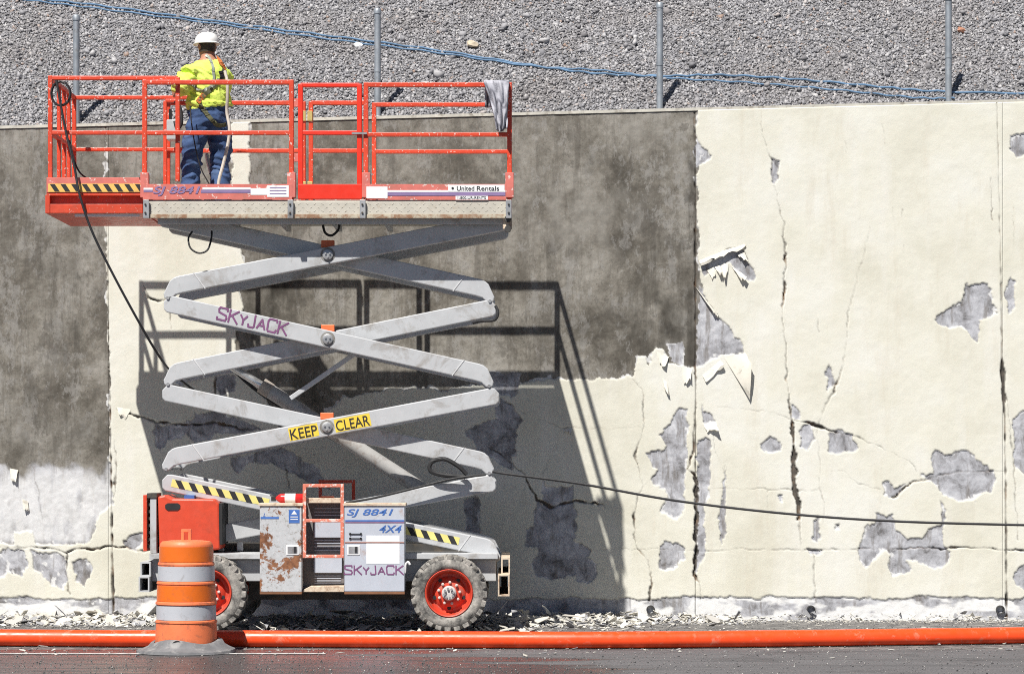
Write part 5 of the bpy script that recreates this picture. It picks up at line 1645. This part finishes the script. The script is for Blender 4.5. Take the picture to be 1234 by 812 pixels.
# ------------------------------------------------------------------ fallen paint
flake_mat, fnt, fb = nodes_of("fallen_paint_flakes")
ge = N(fnt, "ShaderNodeNewGeometry")
fnt.links.new(ramp(fnt, ge.outputs["Random Per Island"], [(0.0, (0.58, 0.55, 0.48)), (0.30, (0.66, 0.64, 0.58)), (0.55, (0.50, 0.47, 0.41)), (0.72, (0.36, 0.36, 0.37)), (1.0, (0.20, 0.20, 0.21))]), fb.inputs["Base Color"])
fb.inputs["Roughness"].default_value = 0.85
def chip(size, pos, rng, flat=1.0):
    """an irregular curled sheet with thickness"""
    n = 6
    ang = np.sort(rng.uniform(0, 2 * math.pi, n))
    rad = size * rng.uniform(0.55, 1.0, n)
    el = rng.uniform(0.4, 1.0)
    px, py = rad * np.cos(ang), rad * np.sin(ang) * el
    curl = rng.uniform(-1.0, 1.0) / max(size, 0.05) * 0.25
    pz = curl * px * px * 0.9
    t = 0.004 + 0.02 * size
    pts = np.stack([np.concatenate([px, px]), np.concatenate([py, py]), np.concatenate([pz, pz + t])], 1)
    e = Euler((rng.normal(0, 0.42 * flat), rng.normal(0, 0.42 * flat), rng.uniform(0, 6.28)))
    Rm = np.array(e.to_matrix())
    pts = pts @ Rm.T
    pts[:, 2] -= pts[:, 2].min()
    pts += np.array(pos)
    fs = [tuple(range(n - 1, -1, -1)), tuple(range(n, 2 * n))] + [(i, (i + 1) % n, (i + 1) % n + n, i + n) for i in range(n)]
    return pts.tolist(), fs
rg = np.random.default_rng(5)
deb = MB()
def scatter(n, x0, x1, yf, size, lift_f=None, flat=1.0):
    for _ in range(n):
        x = rg.uniform(x0, x1)
        y = yf()
        s = size()
        z = ground_z(y) + (lift_f(x, y) if lift_f else 0) + 0.002
        deb.add(*chip(s, (x, y, z), rg, flat))
def heap(x, y):
    return 0.075 * max(0, 1 - (DW - y) / 0.7) * rg.uniform(0, 1)
XL, XR = -8.5, 8.5
# against the foot of the wall: thick at the left and by the machine, thin at the right
scatter(900, XL, XR, lambda: DW - 0.03 - abs(rg.normal(0, 0.22)), lambda: rg.gamma(1.8, 0.013) + 0.010, heap, 0.9)
scatter(1500, bx(600, 30), bx(770, 30), lambda: DW - 0.05 - abs(rg.normal(0, 0.8)), lambda: rg.gamma(2.2, 0.016) + 0.012, heap, 0.75)
scatter(1700, bx(-60, 30), bx(190, 30), lambda: DW - 0.05 - abs(rg.normal(0, 0.7)), lambda: rg.gamma(2.2, 0.015) + 0.012, heap, 0.8)
scatter(700, bx(760, 30), bx(900, 30), lambda: DW - 0.05 - abs(rg.normal(0, 0.5)), lambda: rg.gamma(2.0, 0.015) + 0.010, heap, 0.8)
# fine crumbs and dust that make the white apron
scatter(6000, XL, XR, lambda: DW - 0.01 - abs(rg.normal(0, 0.32)), lambda: rg.gamma(1.5, 0.006) + 0.006, None, 0.4)
# the shoulder between wall and pipe
scatter(1500, XL, XR, lambda: rg.uniform(25.9, DW - 0.2), lambda: rg.gamma(1.6, 0.013) + 0.008, None, 0.3)
scatter(420, bx(300, 28), bx(640, 28), lambda: rg.uniform(25.9, 27.6), lambda: rg.gamma(1.8, 0.018) + 0.012, None, 0.4)
# heap under the machine
def hp(x, y):
    return 0.13 * rg.uniform(0, 1) * max(0, 1 - abs(y - 29.3) / 1.2)
scatter(1500, bx(290, 29), bx(640, 29), lambda: rg.uniform(28.0, 30.6), lambda: rg.gamma(2.0, 0.019) + 0.015, hp, 0.7)
# a few on the road before the pipe
scatter(150, -5.5, 5.5, lambda: 25.45 - abs(rg.normal(0, 0.45)), lambda: rg.gamma(1.5, 0.012) + 0.006, None, 0.3)
do = deb.build("paint_debris", flake_mat)
tag(do, "white paint flakes strewn along the foot of the wall", "debris", kind="stuff")
# the larger sheets one can pick out
BIG = [(365, 757, .16, "curled white paint sheet under the recessed steps just behind the pipe"), (470, 722, .26, "bent grey paint sheet leaning under the battery box"), (410, 735, .2, "dark paint sheet in the heap below the steps"),
       (345, 741, .15, "pale paint flake lying beside the left wheel behind the pipe"), (650, 747, .18, "big white paint flake beside the right socket tube at the wall foot"), (690, 745, .2, "large white paint sheet in the pile below the shadow's right edge"),
       (720, 742, .16, "white paint sheet where the shadow ends at the wall foot"), (150, 741, .18, "tilted white paint sheet at the wall foot left of the drum"), (60, 737, .2, "white paint sheet at the wall foot below the left panel"),
       (110, 742, .15, "curled white flake left of the drum near the wall joint"), (570, 752, .14, "white paint flake lying just right of the front wheel"), (620, 752, .16, "white paint flake between the front wheel and the wall shadow"),
       (50, 779.5, .07, "white paint crumb on the road at the far left of the pipe"), (409, 787, .06, "white paint crumb on the road past the end of the painted line"), (856, 803, .05, "lone white paint crumb on the dry road at right")]
for px, py, sz, lab in BIG:
    D = ground_D(py) if py < 745 or True else DW
    D = min(D, DW - 0.15)
    x = (px - CX) * D / F
    m = MB()
    m.add(*chip(sz, (x, D, ground_z(D) + (0.06 if (280 < px < 640 and D > 28) or D > 30 else 0.003)), rg, 0.55 if sz > 0.1 else 0.4))
    o = m.build("paint_flake", flake_mat)
    tag(o, lab, "paint flake", "larger flakes of fallen paint")

# grit on the road and shoulder
def grit():
    n = 14000
    x = rg.uniform(-6.5, 6.5, n)
    y = rg.uniform(22.0, DW - 0.1, n)
    r = rg.gamma(2.0, 0.0012, n) + 0.0018
    octa = np.array([[1, 0, 0], [-1, 0, 0], [0, 1, 0], [0, -1, 0], [0, 0, 1], [0, 0, -1]], dtype=np.float64)
    co = (octa[None] + rg.normal(0, 0.2, (n, 6, 3))) * r[:, None, None]
    z = np.array([ground_z(v) for v in y])
    co += np.stack([x, y, z + r * 0.5], -1)[:, None, :]
    fq = np.array([(0, 2, 4), (2, 1, 4), (1, 3, 4), (3, 0, 4), (2, 0, 5), (1, 2, 5), (3, 1, 5), (0, 3, 5)])
    q = (fq[None] + (np.arange(n) * 6)[:, None, None]).reshape(-1, 3)
    me = fast_mesh("road_grit", co.reshape(-1, 3), q)
    m, nt, b = nodes_of("road_grit_stone")
    ge_ = N(nt, "ShaderNodeNewGeometry")
    nt.links.new(ramp(nt, ge_.outputs["Random Per Island"], [(0, (0.05, 0.05, 0.05)), (0.6, (0.17, 0.165, 0.16)), (0.9, (0.32, 0.30, 0.28)), (1, (0.6, 0.58, 0.54))]), b.inputs["Base Color"])
    b.inputs["Roughness"].default_value = 0.9
    tag(link("road_grit", me, m), "fine grey grit scattered over the asphalt", "grit", kind="stuff")
grit()
